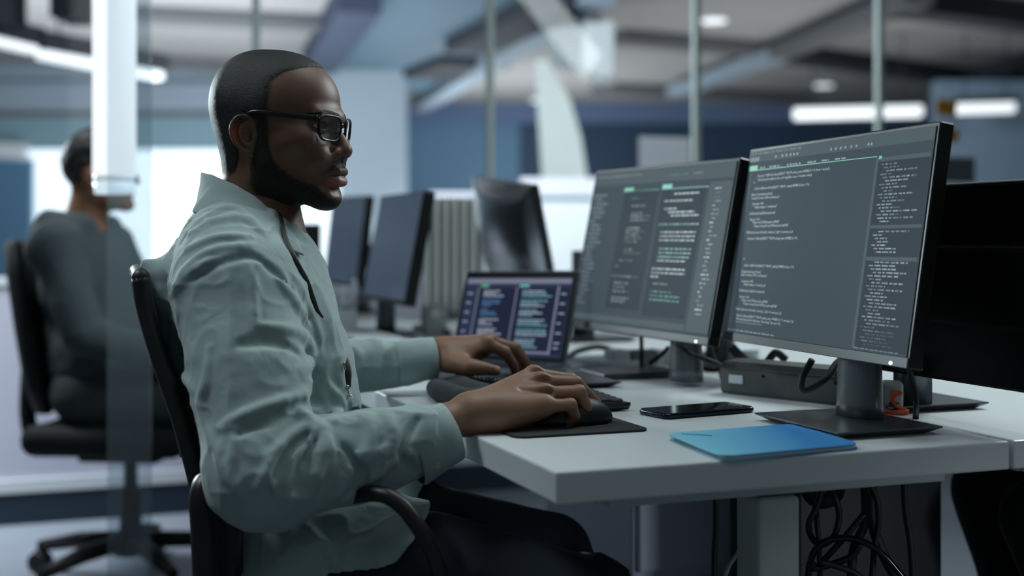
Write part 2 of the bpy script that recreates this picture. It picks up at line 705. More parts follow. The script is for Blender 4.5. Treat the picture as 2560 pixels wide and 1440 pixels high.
# left far wall with its bright windows, 13 m away
yw = 13.0
struct('wall_left_far', MB().box((-5.0, yw + 0.1, 0.3), (7.8, 0.2, 0.6)).box((-1.86, yw + 0.1, 1.7), (1.54, 0.2, 2.2)).box((-7.6, yw + 0.1, 1.7), (2.6, 0.2, 2.2)), M_wallpale)
struct('wall_left_header', MB().box((-4.6, yw + 0.06, 2.46), (4.2, 0.3, 0.28)).box((-4.6, yw + 0.1, 2.7), (4.2, 0.2, 0.2)), M_wallhead)
struct('wall_left_transom', MB().box((-4.6, yw + 0.1, 2.10), (4.2, 0.2, 0.33)), M_wallteal)
struct('trim_23', MB().box((-4.6, yw - 0.02, 2.29), (4.2, 0.12, 0.05)), M_beam)
struct('window_1', MB().box((-4.6, yw + 0.1, 1.27), (4.1, 0.06, 1.32)), M_window)
struct('window_2', MB().box((-2.35, yw - 0.03, 1.05), (1.15, 0.06, 0.98)), M_window)
struct('wall_left_blue', MB().box((-6.1, yw - 0.1, 1.2), (2.45, 0.1, 1.25)), M_wallmid)
struct('trim_24', MB().box((-6.0, yw - 0.2, 1.95), (2.2, 0.1, 0.16), Matrix.Rotation(0.06, 3, 'Y')), M_white)

# deep end of the hall, 17 m away
yd = 17.0
struct('wall_back_blue', MB().box((-0.75, yd - 0.05, 1.3), (1.7, 0.2, 2.6)), M_wallmid)
struct('wall_back', MB().box((3.3, yd, 1.28), (9.6, 0.2, 2.56)), M_walldark)
struct('wall_back_header', MB().box((3.0, yd - 0.1, 2.68), (9.4, 0.4, 0.26)), mat('header_lilac', rgb(88, 108, 142), 0.7))
struct('wall_right_far', MB().box((7.0, 12.0, 1.25), (6.0, 0.2, 2.5)), mat('wall_blue_grey', rgb(128, 152, 176), 0.7))
struct('wall_right_end', MB().box((5.3, 11.6, 1.4), (0.5, 0.3, 2.8)), mat('wall_grey_green', rgb(70, 82, 84), 0.7))
# slanting white column
mb = MB()
mb.prism([P(1338, 150, 10), P(1372, 150, 10), P(1425, 250, 10), P(1452, 340, 10), P(1472, 470, 10), P(1490, 915, 10), P(1375, 915, 10), P(1356, 470, 10), P(1346, 300, 10)], (0.02, 0.45, 0))
struct('trim_25', mb, mat('column_white', rgb(222, 232, 230), 0.6))

# low partition with glass above it
G0 = Vector((-0.963, 4.77, 0))


def G(s, z, off=0.0):
    return G0 + U * s + V * off + Vector((0, 0, z))


sa, sb = -2.4, 6.6
gm = (sa + sb) / 2
struct('wall_partition', MB().box(G(gm, 0.505), (sb - sa, 0.07, 0.69), RD), M_partition)
struct('trim_26', MB().box(G(gm, 0.137, -0.01), (sb - sa, 0.07, 0.045), RD).box(G(gm, 0.855), (sb - sa, 0.08, 0.03), RD), M_white)
struct('baseboard_partition', MB().box(G(gm, 0.057), (sb - sa, 0.08, 0.115), RD), M_partblue)
for k in range(-2, 6):
    s0 = max(sa, k * 0.9325); s1 = min(sb, (k + 1) * 0.9325)
    struct('window_%d' % (k + 6), MB().box(G((s0 + s1) / 2, 1.83), (s1 - s0 - 0.03, 0.012, 1.9), RD), M_glass)
    struct('trim_%d' % (k + 32), MB().box(G((k + 1) * 0.9325, 1.83), (0.026, 0.03, 1.94), RD), M_alu)

# narrow glass panel beside the seated colleague
struct('window_20', MB().box((-0.905, 3.0, 1.395), (0.102, 0.012, 2.79)), M_glassgreen)

# ------------------------------------------------------------------ lamps and the bright reflection
t = thing('tube_lamp', 'tall vertical white glowing tube lamp hanging at the left in front of the seated colleague', 'lamp', tuple(P(286, 485, 3.12)))  # reflection in glass, modelled as an emissive cylinder with ring and end
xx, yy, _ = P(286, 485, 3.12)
MB().cyl((xx, yy, 1.16), (xx, yy, 2.8), 0.052, n=32).build('diffuser', M_reflection, t)
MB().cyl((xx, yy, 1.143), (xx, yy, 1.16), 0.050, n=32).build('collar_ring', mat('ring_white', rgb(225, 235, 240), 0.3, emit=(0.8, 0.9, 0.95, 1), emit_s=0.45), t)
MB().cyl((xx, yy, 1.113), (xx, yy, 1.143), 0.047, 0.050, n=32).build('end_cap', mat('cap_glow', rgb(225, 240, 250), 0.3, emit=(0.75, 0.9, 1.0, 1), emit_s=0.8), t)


def downlight(px, py, r, label):
    c = CZ(px, py, 2.78)
    t = thing('downlight', label, 'ceiling light', (c.x, c.y, 2.8), 'round recessed ceiling lights')
    MB().cyl((c.x, c.y, 2.775), (c.x, c.y, 2.8), r * 1.18, n=32).build('trim_ring', M_white, t)
    MB().cyl((c.x, c.y, 2.765), (c.x, c.y, 2.775), r, n=32).build('diffuser', M_lampwhite, t)


downlight(1785, 50, 0.10, 'largest round ceiling light, high at the top above the left code monitor')
downlight(2060, 213, 0.105, 'round ceiling light above the right code monitor')
downlight(1345, 250, 0.09, 'small round ceiling light beside the white slanting column')
downlight(482, 212, 0.07, 'faint round ceiling light just behind the head of the man in the shirt')


def linear(a, b, h, label, hh=0.05):
    a = Vector(a); b = Vector(b)
    t = thing('linear_pendant', label, 'ceiling light', tuple((a + b) / 2), 'long hanging strip lights')
    R = (b - a).to_track_quat('X', 'Z').to_matrix()
    c = (a + b) / 2; L = (b - a).length
    MB().box(c, (L, 0.1, h), R, 0.02).build('diffuser', M_lampwhite, t)
    MB().box(c + Vector((0, 0.0, h * 0.5 + hh / 2 - 0.003)), (L + 0.04, 0.14, hh), R).build('housing', M_beamdark, t)
    for q in (0.15, 0.85):
        e = a.lerp(b, q) + Vector((0, 0, h * 0.5 + 0.04))
        MB().cyl(e, (e.x, e.y, 2.8), 0.006, n=8).build('suspension_rod', M_beamdark, t)


linear(P(1985, 285, 11), P(2305, 277, 11), 0.10, 'long white strip light above the right code monitor')
linear(P(2392, 272, 11), P(2536, 268, 11), 0.09, 'short white strip light at the upper right beside the orange notes')
linear(P(-60, 92, 7.2), P(86, 126, 7.6), 0.05, 'white strip light at the upper left edge of the photo', 0.11)
linear(P(98, 136, 7.6), P(400, 190, 8.4), 0.06, 'white strip light passing behind the vertical tube lamp', 0.11)

# ------------------------------------------------------------------ things in the hall
t = thing('air_conditioner', 'white ceiling unit hanging in front of the slanting column', 'air conditioner', (0.56, 9.2, 2.15))
MB().prism([P(1458, 60, 9), P(1534, 52, 9), P(1534, 188, 9), P(1500, 192, 9), P(1456, 168, 9)], (0.05, 0.5, 0)).build('front_box', M_white, t)
MB().prism([P(1372, 75, 9.3), P(1457, 62, 9.3), P(1457, 168, 9.3), P(1372, 150, 9.3)], (0.05, 0.4, 0)).build('grille_box', mat('unit_grey', rgb(150, 158, 162), 0.6), t)
MB().cyl((0.62, 9.3, 2.5), (0.62, 9.3, 2.8), 0.02).build('bracket', M_beam, t)

t = thing('cabinet', 'tall white cabinet block behind the dark monitor with a teal gap line', 'cabinet', (0.35, 8.2, 0))
MB().box((0.42, 8.2, 0.62), (0.72, 0.5, 1.24), None, 0.01).build('body', mat('white_lit', rgb(232, 238, 242), 0.5), t)
MB().box((0.42, 8.2, 1.33), (0.74, 0.52, 0.12), None, 0.01).build('top', mat('white_lit_top', rgb(226, 228, 238), 0.5), t)
MB().box((0.42, 8.2, 1.255), (0.70, 0.48, 0.03)).build('gap_strip', M_wallteal, t)
t = thing('cabinet', 'low white cabinet just seen above the grey ribbed case', 'cabinet', (-0.25, 8.2, 0))
MB().box((-0.25, 8.2, 0.63), (0.52, 0.5, 1.26), None, 0.01).build('body', MATS['white_lit'], t)
MB().box((-0.25, 8.2, 1.28), (0.54, 0.52, 0.04), None, 0.01).build('top', MATS['white_lit_top'], t)


def on_glass(px, py, w, h, name, label, m, rot=0.0, group=None, cat=None):
    k = (px - CX) / FPX
    s = (k * G0.y - G0.x) / (U.x - k * U.y)
    c = G(s, 0, -0.012)
    z = CAMZ + (HY - py) / FPX * c.y
    mb = MB().box((c.x, c.y, z), (w, 0.003, h), RD @ Matrix.Rotation(rot, 3, 'Y'), 0.001, 1)
    return single(name, mb, m, label, cat or 'note', group)


on_glass(2362, 269, 0.115, 0.072, 'sticky_note', 'upper orange sticky note on the glass partition at the right', M_orange, 0.04, 'orange notes on the glass')
on_glass(2372, 339, 0.095, 0.062, 'sticky_note', 'lower orange sticky note on the glass, beside the corner of the right monitor', M_orange, 0.03, 'orange notes on the glass')
o = on_glass(1658, 390, 0.24, 0.16, 'paper_sheet', 'white paper sheet on the glass above the left code monitor', glass_mat('backlit_paper', haze=1.0, haze_col=(0.88, 0.90, 0.93, 1)), 0.0, None, 'paper')
o = on_glass(2392, 425, 0.19, 0.12, 'paper_sheet', 'grey green printed sheet on the glass above the black monitor at the right', noisy(mat('paper_grey', rgb(112, 124, 128), 0.8), 30, 0.25), 0.0, None, 'paper')

# ------------------------------------------------------------------ desks
def leg_mb(u, v, zt=0.675, w=0.06):
    return MB().box(D(u, v, zt / 2 + 0.005), (w, w, zt - 0.01), RD, 0.006)


def desk(u0, u1, v0, v1, label, legs, rail=True, group='white bench desks'):
    t = thing('desk', label, 'desk', tuple(D((u0 + u1) / 2, (v0 + v1) / 2, 0)), group)
    MB().box(D((u0 + u1) / 2, (v0 + v1) / 2, 0.7215), (u1 - u0, v1 - v0, 0.037), RD, 0.003).build('desktop', [M_desk], t)
    if rail:
        mb = MB()
        mb.box(D((u0 + u1) / 2 + 0.03, v0 + 0.10, 0.690), (u1 - u0 - 0.14, 0.05, 0.026), RD, 0.003)
        mb.box(D((u0 + u1) / 2 + 0.03, v1 - 0.10, 0.690), (u1 - u0 - 0.14, 0.05, 0.026), RD, 0.003)
        mb.box(D(u0 + 0.12, (v0 + v1) / 2, 0.690), (0.05, v1 - v0 - 0.2, 0.026), RD, 0.003)
        mb.build('frame_rail', M_leg, t)
    for (u, v) in legs:
        leg_mb(u, v).build('leg', M_leg, t)
    return t


desk(0, 0.634, 0, 1.46, 'white desk at which the man in the shirt works', [(0.335, 0.10), (0.12, 1.36)])
desk(0.640, 1.28, 0, 1.46, 'white desk facing the first one, under the black monitor at the right edge', [(1.16, 0.10), (1.16, 1.36), (0.74, 1.36)])
desk(0, 0.634, 1.465, 2.92, 'white desk in the row behind, under the two blank grey monitors', [(0.12, 1.58), (0.335, 2.82)])
desk(0.640, 1.28, 1.465, 2.92, 'white desk in the row behind, under the grey ribbed case', [(1.16, 1.58), (1.16, 2.82)])
desk(0, 0.634, 2.925, 3.42, 'farthest white desk in the row, mostly hidden behind the man', [(0.12, 3.0), (0.335, 3.3)], rail=False)

# ------------------------------------------------------------------ monitors
M_bezel = mat('bezel_grey', rgb(58, 64, 67), 0.4, 0.2)
M_bezelblack = mat('bezel_black', rgb(12, 14, 15), 0.35)
M_stand = noisy(mat('stand_grey', rgb(100, 106, 110), 0.32, 0.6), 40, 0.12)
M_base = noisy(mat('base_grey', rgb(62, 67, 69), 0.33, 0.5), 60, 0.12)
M_scr = mat('screen_code', rgb(10, 13, 16), 0.5, spec=0.06, emit=rgb(66, 80, 90), emit_s=0.78)
M_scrside = mat('screen_side_panel', rgb(10, 13, 16), 0.5, spec=0.06, emit=rgb(54, 66, 77), emit_s=0.72)
M_scrbar = mat('screen_bar', rgb(10, 13, 16), 0.5, spec=0.06, emit=rgb(86, 102, 108), emit_s=0.76)
M_scrblank = mat('screen_blank', rgb(60, 68, 80), 0.22, emit=rgb(70, 84, 104), emit_s=0.55)
M_txt = mat('code_text', rgb(20, 24, 26), 0.4, emit=rgb(176, 192, 196), emit_s=0.8)
M_txtdim = mat('code_text_dim', rgb(20, 24, 26), 0.4, emit=rgb(112, 128, 134), emit_s=0.75)
M_txtgreen = mat('code_text_green', rgb(20, 24, 26), 0.4, emit=rgb(116, 172, 158), emit_s=0.7)
M_tabgreen = mat('tab_green', rgb(20, 24, 26), 0.4, emit=rgb(92, 186, 142), emit_s=0.75)
M_tabcyan = mat('tab_cyan', rgb(20, 24, 26), 0.4, emit=rgb(104, 190, 184), emit_s=0.75)
M_led = mat('power_led', rgb(220, 235, 255), 0.4, emit=(0.75, 0.88, 1, 1), emit_s=2.0)


class Panel:
    """a flat display: a = fraction from its left edge, b = fraction from its top edge"""

    def __init__(self, bl, br, tl):
        self.bl, self.br, self.tl = Vector(bl), Vector(br), Vector(tl)
        self.x = (self.br - self.bl); self.w = self.x.length; self.x.normalize()
        self.y = (self.tl - self.bl); self.h = self.y.length
        self.y = (self.y - self.x * self.y.dot(self.x)).normalized()
        self.n = self.x.cross(self.y).normalized()           # towards the viewer
        self.R = Matrix((self.x, self.y, self.n)).transposed()

    def at(self, a, b, k=0.0):
        return self.bl + self.x * (a * self.w) + self.y * ((1 - b) * self.h) + self.n * k

    def rect(self, mb, a0, b0, a1, b1, k=0.0006):
        vs = [mb.bm.verts.new(self.at(a, b, k)) for a, b in ((a0, b1), (a1, b1), (a1, b0), (a0, b0))]
        f = mb.bm.faces.new(vs)
        f.material_index = mb.mi
        return mb

    def locate(self, px, py):
        """screen fractions of a pixel of the photograph"""
        o = Vector((0, 0, CAMZ)); d = Vector(((px - CX) / FPX, 1, (HY - py) / FPX))
        t = (self.bl - o).dot(self.n) / d.dot(self.n)
        q = o + d * t - self.bl
        return q.dot(self.x) / self.w, 1 - q.dot(self.y) / self.h


def text_mesh(lines, panel, m, name, parent, k=0.0009):
    """lines: (a, b, height in m, string) set flat on the panel; one mesh"""
    vs, fs = [], []
    nb = 0
    for a, b, hgt, s in lines:
        cu = bpy.data.curves.new('line', 'FONT')
        cu.body = s
        cu.size = hgt
        cu.resolution_u = 1
        cu.fill_mode = 'FRONT'
        o = bpy.data.objects.new('line', cu)
        me = bpy.data.meshes.new_from_object(o)
        org = panel.at(a, b, k)
        for v in me.vertices:
            vs.append(org + panel.x * v.co.x + panel.y * v.co.y)
        for p in me.polygons:
            fs.append([nb + i for i in p.vertices])
        nb += len(me.vertices)
        bpy.data.objects.remove(o)
        bpy.data.curves.remove(cu)
        bpy.data.meshes.remove(me)
    me = bpy.data.meshes.new(name)
    off = root_loc(parent)
    me.from_pydata([tuple(v - off) for v in vs], [], fs)
    me.materials.append(m)
    o = bpy.data.objects.new(name, me)
    COL.objects.link(o)
    o.parent = parent
    return o


def dashes(mb, panel, a, b, length, hgt, rnd, gap=0.25):
    """a row of short strokes, like a line of unreadable small print"""
    x = a
    while x < a + length:
        w = rnd.uniform(0.008, 0.03)
        w = min(w, a + length - x)
        panel.rect(mb, x, b - hgt, x + w, b)
        x += w + rnd.uniform(0.004, 0.008)


def monitor(label, p, loc, base=None, col=None, scr=M_scr, chin=0.045, side=M_bezelblack, thick=0.022, led=None, colr=0.042, bezel=M_bezel, group='desktop monitors on the desks'):
    t = thing('monitor', label, 'monitor', loc, group)
    cen = p.at(0.5, 0.5)
    MB().box(cen - p.n * (thick / 2 + 0.001), (p.w, p.h, thick), p.R, 0.002, 1).build('housing', side, t)
    MB().box(p.at(0.5, 0.45, -thick - 0.012), (p.w * 0.66, p.h * 0.62, 0.03), p.R, 0.012).build('back_bulge', M_black, t)
    mb = MB().box(p.at(0.5, 1 - chin / 2, 0.0), (p.w, p.h * chin, 0.004), p.R, 0.001, 1)
    mb.build('chin', bezel, t)
    mb = MB()
    p.rect(mb, 0.012, 0.018, 0.988, 1 - chin, 0.0004)
    sc = mb.build('screen', scr, t)
    if led:
        mb = MB()
        mb.sphere(p.at(led, 1 - chin * 0.30, 0.002), (0.004, 0.0025, 0.0015), p.R, 12, 8)
        mb.build('power_light', M_led, t)
    if base:
        c, uu, vv = base                                    # centre, size along U, size along V
        c = Vector(c)
        mb = MB()
        tz = 0.740
        o2, o1 = (uu / 2, vv / 2), (uu / 2 - 0.018, vv / 2 - 0.018)
        def ring(s, z):
            return [Vector((c.x, c.y, z)) + U * (a * s[0]) + V * (b * s[1]) for a, b in ((-1, -1), (1, -1), (1, 1), (-1, 1))]
        mb.loft([ring(o1, tz), ring(o2, tz + 0.009), ring(o2, tz + 0.011)], smooth=False)
        mb.build('stand_base', M_base, t)
        a, bz = col
        a = Vector(a)
        rings = []
        for z, rr in ((tz + 0.008, colr * 1.03), (tz + 0.03, colr), (bz, colr * 0.92), (bz + 0.015, colr * 0.9)):
            rings.append([Vector((a.x, a.y, z)) + U * (math.cos(q) * rr * 0.62) + V * (math.sin(q) * rr) for q in [2 * PI * k / 32 for k in range(32)]])
        MB().loft(rings).build('stand_column', M_stand, t)
        MB().box(p.at(0.5, 0.55, -thick - 0.03).lerp(Vector((a.x, a.y, bz + 0.06)), 0.4), (0.06, 0.09, 0.08), p.R, 0.01).build('mount', M_black, t)
    return t, sc


# the two code monitors in front of the man
P2 = Panel((0.356, 2.130, 0.833), (0.509, 1.630, 0.834), (0.4026, 2.145, 1.154))
P1 = Panel((0.114, 2.580, 0.825), (0.328, 2.120, 0.823), (0.174, 2.602, 1.1425))
mon2, scr2 = monitor('larger nearer monitor of code, right one of the two lit code screens', P2, (0.46, 1.78, 0.74),
                     ((0.463, 1.762, 0), 0.165, 0.205), ((0.492, 1.795, 0), 0.84), led=0.93, group=None)
mon1, scr1 = monitor('code monitor behind the phone, left one of the two lit code screens', P1, (0.25, 2.27, 0.74),
                     (D(0.265 + 0.055, 0.82, 0).xy.to_3d(), 0.19, 0.22), ((0.312, 2.275, 0), 0.83), led=0.93, group=None)

# --- what the right code screen shows
rnd = random.Random(4)
FS = 0.0057
rows = [(1895, 443, '$response = $DBconn->query(SELECT * FROM catalog_name WHERE id = 7); $row = mode(0);'),
        (1895, 453, '<Drv.parms.jsf reset[Env.pointer, jsef -map] [line scope -> breakline value];'),
        (1884, 460, '=>'),
        (1887, 475, '{ $row = $DBconn->fetch(SELECT * FROM _catalog WHERE id_key = 7.0);'),
        (1880, 490, '[Demo.Com.envelope.pl.base]'), (1880, 499, 'foreach(Com.class, 2006) { envelope.pl }'),
        (1882, 513, '$envelope = NO'), (1886, 521, '"change: image pl - 3.envelope.pl"'),
        (1874, 537, 'Card(Sect.parm.inf)(Sub.Sect.parm.inf)'),
        (1876, 552, 'function = NO'), (1881, 559, '"change: new 2070(Sect.parm_inf)FGR"'), (1885, 568, '"change: new.jog Drop:f 2070(Sect.parm.inf)FGR"'),
        (1867, 584, 'If $(Sect.parm.save, b=(Card(1, envelope.2, d))) = (1,envelope.2,d)'),
        (1870, 599, '$response = $Query(SELECT * FROM catalog_name WHERE id = 7); ...'),
        (1859, 650, '=>'),
        (1861, 666, '{ $row = $DB->fetch(SELECT * FROM _catalog.WHERE id_key = 7.0)'),
        (1854, 681, '[Changed.envelope.pl Demo]'), (1853, 689, 'card(1, envelope, 2006) { envelope.pl }'),
        (1855, 705, 'Sect.param = NO'), (1859, 713, '"change: image pl - 3.envelope.pl"'),
        (1848, 728, 'Card(Sect.parm.inf)(Sub.Sect.parm.inf)'),
        (1850, 744, 'function = NO'), (1854, 752, '"change: new 2070(Sect.parm_inf)FGR"'), (1858, 761, '"change: new.jog Drop:f 2070(Sect.parm.inf)FGR"'),
        (1840, 774, 'If $(Sect.parm.save, b=(Card(1, envelope.2, d))) = (1,envelope.2,d)'),
        (1842, 790, '$response.$Query(SELECT * FROM catalog_name WHERE id = 7; envelope.2.d)'),
        (1841, 799, 'All.Sect.param(per-jsf=rect)[Sect.per "base.image" [Sect.per +2];'),
        (1840, 806, '-------------------------------------------------')]
lines = []
for px, py, s in rows:
    a, b = P2.locate(px, py)
    lines.append((a, b, FS, s))
text_mesh(lines, P2, M_txt, 'code_text', scr2)
menu = [(1880, 389, 'File  Edit  View  Navigate  Code  Refactor  Tools  Window  Help')]
lines = [(P2.locate(px, py)[0], P2.locate(px, py)[1], 0.0062, s) for px, py, s in menu]
for k in range(50):
    b = 0.145 + k * 0.0155
    lines.append((0.030, b, 0.004, str(40 + k)))
text_mesh(lines, P2, M_txtdim, 'menu_text', scr2)


def screen_panels(p, sc, rects, m, name):
    mb = MB()
    for r in rects:
        p.rect(mb, *r, k=0.0006)
    return mb.build(name, m, sc)


a0, bt = P2.locate(1878, 431)
screen_panels(P2, scr2, [(0.014, 0.020, 0.986, 0.076)], M_scrbar, 'toolbar')
screen_panels(P2, scr2, [(0.740, 0.125, 0.752, 0.945), (0.76, 0.125, 0.98, 0.142), (0.755, 0.42, 0.98, 0.432), (0.755, 0.555, 0.98, 0.57)], M_scrbar, 'divider_bars')
screen_panels(P2, scr2, [(0.755, 0.145, 0.985, 0.418), (0.755, 0.434, 0.985, 0.553), (0.755, 0.572, 0.985, 0.945)], M_scrside, 'side_panel')
screen_panels(P2, scr2, [(0.016, 0.094, 0.072, 0.121), (0.072, 0.117, 0.742, 0.121), (0.752, 0.118, 0.766, 0.132)], M_tabgreen, 'active_tab')
mb = MB()
for a in (0.02, 0.034, 0.05, 0.066):
    P2.rect(mb, a, 0.073 - 0.022, a + 0.008, 0.073, 0.0010)
for a in (0.18, 0.22, 0.245, 0.27, 0.29, 0.31, 0.50, 0.525, 0.55, 0.575, 0.605, 0.63, 0.69, 0.705):
    P2.rect(mb, a, 0.066 - 0.012, a + 0.009, 0.066, 0.0010)
mb.build('toolbar_icons', M_txtdim, scr2)
mb = MB()
for k in range(54):
    b = 0.16 + k * 0.0145
    if b > 0.935 or abs(b - 0.426) < 0.015 or abs(b - 0.562) < 0.016:
        continue
    dashes(mb, P2, 0.77 + 0.012 * (k % 3), b, rnd.uniform(0.04, 0.16), 0.0065, rnd)
mb.build('side_list', M_txtdim, scr2)
mb = MB()
for a, w in ((0.09, 0.03), (0.15, 0.07), (0.26, 0.08), (0.38, 0.05), (0.46, 0.04), (0.53, 0.06)):
    dashes(mb, P2, a, 0.113, w, 0.008, rnd)
dashes(mb, P2, 0.02, 0.947, 0.30, 0.006, rnd)
dashes(mb, P2, 0.75, 0.947, 0.2, 0.006, rnd)
mb.build('tab_names', M_txtdim, scr2)

# --- what the left code screen shows
screen_panels(P1, scr1, [(0.014, 0.020, 0.986, 0.105), (0.85, 0.125, 0.985, 0.94), (0.014, 0.905, 0.84, 0.94)], M_scrbar, 'toolbar')
screen_panels(P1, scr1, [(0.27, 0.145, 0.52, 0.86), (0.545, 0.155, 0.83, 0.88)], M_scrside, 'code_columns')
screen_panels(P1, scr1, [(0.265, 0.128, 0.335, 0.152), (0.335, 0.147, 0.52, 0.151)], M_tabgreen, 'first_tab')
screen_panels(P1, scr1, [(0.54, 0.122, 0.605, 0.150), (0.605, 0.147, 0.845, 0.151)], M_tabcyan, 'second_tab')
mb = MB(); mb2 = MB(); mb3 = MB()
rnd = random.Random(11)
blk = [(0.63, 0.185, 0.16), (0.57, 0.225, 0.19), (0.58, 0.27, 0.08), (0.61, 0.29, 0.17), (0.63, 0.31, 0.18), (0.56, 0.36, 0.26),
       (0.58, 0.405, 0.23), (0.58, 0.428, 0.23), (0.58, 0.451, 0.23), (0.59, 0.50, 0.21), (0.59, 0.523, 0.21), (0.59, 0.546, 0.21), (0.59, 0.568, 0.19),
       (0.565, 0.615, 0.22), (0.565, 0.638, 0.22), (0.565, 0.66, 0.05), (0.59, 0.70, 0.10), (0.58, 0.745, 0.15), (0.58, 0.768, 0.2), (0.58, 0.79, 0.2)]
for a, b, L in blk:
    dashes(mb if rnd.random() < 0.6 else mb3, P1, a, b, L, 0.009, rnd)
blk = [(0.33, 0.20, 0.06), (0.34, 0.245, 0.10), (0.35, 0.29, 0.08), (0.35, 0.31, 0.14), (0.35, 0.332, 0.14), (0.33, 0.38, 0.10), (0.33, 0.40, 0.13), (0.33, 0.42, 0.10),
       (0.33, 0.44, 0.12), (0.33, 0.462, 0.10), (0.34, 0.51, 0.06), (0.34, 0.53, 0.13), (0.32, 0.575, 0.09), (0.29, 0.61, 0.03), (0.28, 0.67, 0.2), (0.31, 0.71, 0.1),
       (0.31, 0.735, 0.08), (0.31, 0.76, 0.12), (0.31, 0.80, 0.14), (0.31, 0.82, 0.1)]
for a, b, L in blk:
    dashes(mb2, P1, a, b, L, 0.010, rnd)
for k in range(30):
    dashes(mb2 if k % 4 else mb, P1, 0.885 + 0.01 * (k % 2), 0.165 + k * 0.0235, rnd.uniform(0.015, 0.05), 0.008, rnd)
for k in range(26):
    dashes(mb2, P1, 0.03 + 0.01 * (k % 3), 0.17 + k * 0.027, rnd.uniform(0.03, 0.12), 0.007, rnd)
dashes(mb2, P1, 0.03, 0.055, 0.35, 0.008, rnd)
dashes(mb, P1, 0.58, 0.075, 0.12, 0.010, rnd)
dashes(mb, P1, 0.73, 0.075, 0.06, 0.012, rnd)
mb.build('code_text', M_txt, scr1)
mb2.build('code_text_dim', M_txtdim, scr1)
mb3.build('code_text_green', M_txtgreen, scr1)

# blank monitors of the row behind, and the backs of those facing away
PB = Panel(P(905, 745, 3.62), P(1010, 765, 3.2), P(950, 490, 3.64))
monitor('blank grey monitor, right one of the pair beside the grey ribbed case', PB, tuple(D(0.33, 2.1, 0.74)),
        (D(0.33, 2.08), 0.17, 0.21), (D(0.345, 2.08), 0.84), scr=M_scrblank, thick=0.03, group='blank monitors behind the man')
PA = Panel(P(806, 705, 4.72), P(890, 722, 4.3), P(828, 492, 4.74))
monitor('blank grey monitor just in front of the man\'s chin, left one of the pair', PA, tuple(D(0.33, 3.24, 0.74)),
        (D(0.50, 3.14), 0.17, 0.21), (D(0.535, 3.13), 0.84), scr=M_scrblank, thick=0.03, group='blank monitors behind the man')
q = P(772, 640, 4.55)
t = thing('speaker', 'small black desk speaker seen between the collar and the left blank monitor', 'speaker', (q.x, q.y, 0.74))
MB().box((q.x, q.y, 0.90), (0.075, 0.09, 0.318), RD, 0.006).build('body', M_black, t)
for z, r in ((0.84, 0.028), (0.97, 0.018)):
    MB().cyl(Vector((q.x, q.y, z)) - V * 0.044, Vector((q.x, q.y, z)) - V * 0.048, r, n=20).build('driver', M_rubber, t)


def away_monitor(label, a, b, ztop, lean, m, loc, group, base=None, bulge=0.0):
    """a monitor seen from behind; a,b = far and near bottom corners"""
    a = Vector(a); b = Vector(b)
    n = (b - a).cross(Vector((0, 0, 1))).normalized()        # towards the left
    if n.x > 0:
        n = -n
    tl = b + n * lean + Vector((0, 0, ztop - b.z))
    p = Panel(b, a, tl)                                      # its face looks right, away from us
    t = thing('monitor', label, 'monitor', loc, group)
    th = 0.024
    MB().box(p.at(0.5, 0.5, -th / 2), (p.w, p.h, th), p.R, 0.005).build('housing', m, t)
    mb = MB(); p.rect(mb, 0.012, 0.018, 0.988, 0.955, 0.0006); mb.build('screen', M_scrblank, t)
    if bulge:
        mb = MB()
        rows = []
        for j in range(15):
            q = j / 14
            rows.append([p.at(i / 20, q, -th - bulge * (max(0, 1 - (2 * i / 20 - 1) ** 2) * max(0, 1 - (2 * q - 1) ** 2)) ** 0.6) for i in range(21)])
        mb.loft(rows, cap=False, closed=False)
        mb.build('back_shell', mat('shell_metal', rgb(190, 194, 202), 0.24, 1.0), t)
    else:
        MB().box(p.at(0.5, 0.5, -th - 0.008), (p.w * 0.5, p.h * 0.4, 0.02), p.R, 0.008).build('back_plate', m, t)
    if base:
        c, col = base
        mb = MB()
        tz = 0.740
        def ring(s, z):
            return [Vector((c.x, c.y, z)) + U * (q * s[0]) + V * (w * s[1]) for q, w in ((-1, -1), (1, -1), (1, 1), (-1, 1))]
        mb.loft([ring((0.075, 0.085), tz), ring((0.09, 0.10), tz + 0.009), ring((0.09, 0.10), tz + 0.011)], smooth=False)
        mb.build('stand_base', M_base, t)
        MB().tube([Vector((col.x, col.y, tz + 0.009)), Vector((col.x, col.y, p.at(0.5, 0.6).z))], 0.03).build('stand_column', M_stand, t)
    return t


M_backblack = mat('back_black', rgb(7, 8, 8), 0.5, spec=0.06)
away_monitor('large black monitor turned away at the right edge', (0.585, 1.985, 0.80), (0.770, 1.470, 0.80), 1.080, 0.03, M_backblack,
             (0.70, 1.9, 0.74), None, (D(0.735, 0.36), D(0.715, 0.30)))
away_monitor('silver and black monitor turned away, beside the grey ribbed case', P(1252, 716, 3.62), P(1406, 772, 3.2), 1.141, 0.075,
             mat('back_silver', rgb(30, 32, 36), 0.3), tuple(D(0.8, 1.8, 0.74)), None, (D(0.80, 1.72), D(0.78, 1.72)), bulge=0.05)
away_monitor('grey monitor turned away, seen in the gap between the two code screens', (0.305, 2.78, 0.82), (0.475, 2.32, 0.82), 1.115, 0.06,
             mat('back_grey', rgb(120, 126, 132), 0.35, 0.3), tuple(D(0.75, 1.0, 0.74)), None, (D(0.78, 0.98), D(0.765, 0.98)))

# ------------------------------------------------------------------ grey ribbed case on the desk behind
M_case = mat('case_grey', rgb(172, 178, 176), 0.45)
t = thing('ribbed_case', 'tall grey ribbed hard case with rounded top corners standing behind the laptop', 'case', tuple(D(0.78, 2.66, 0.74)))
cw, ch, cd = 0.205, 0.392, 0.20
cb = D(0.70, 2.58, 0.742)
mb = MB()


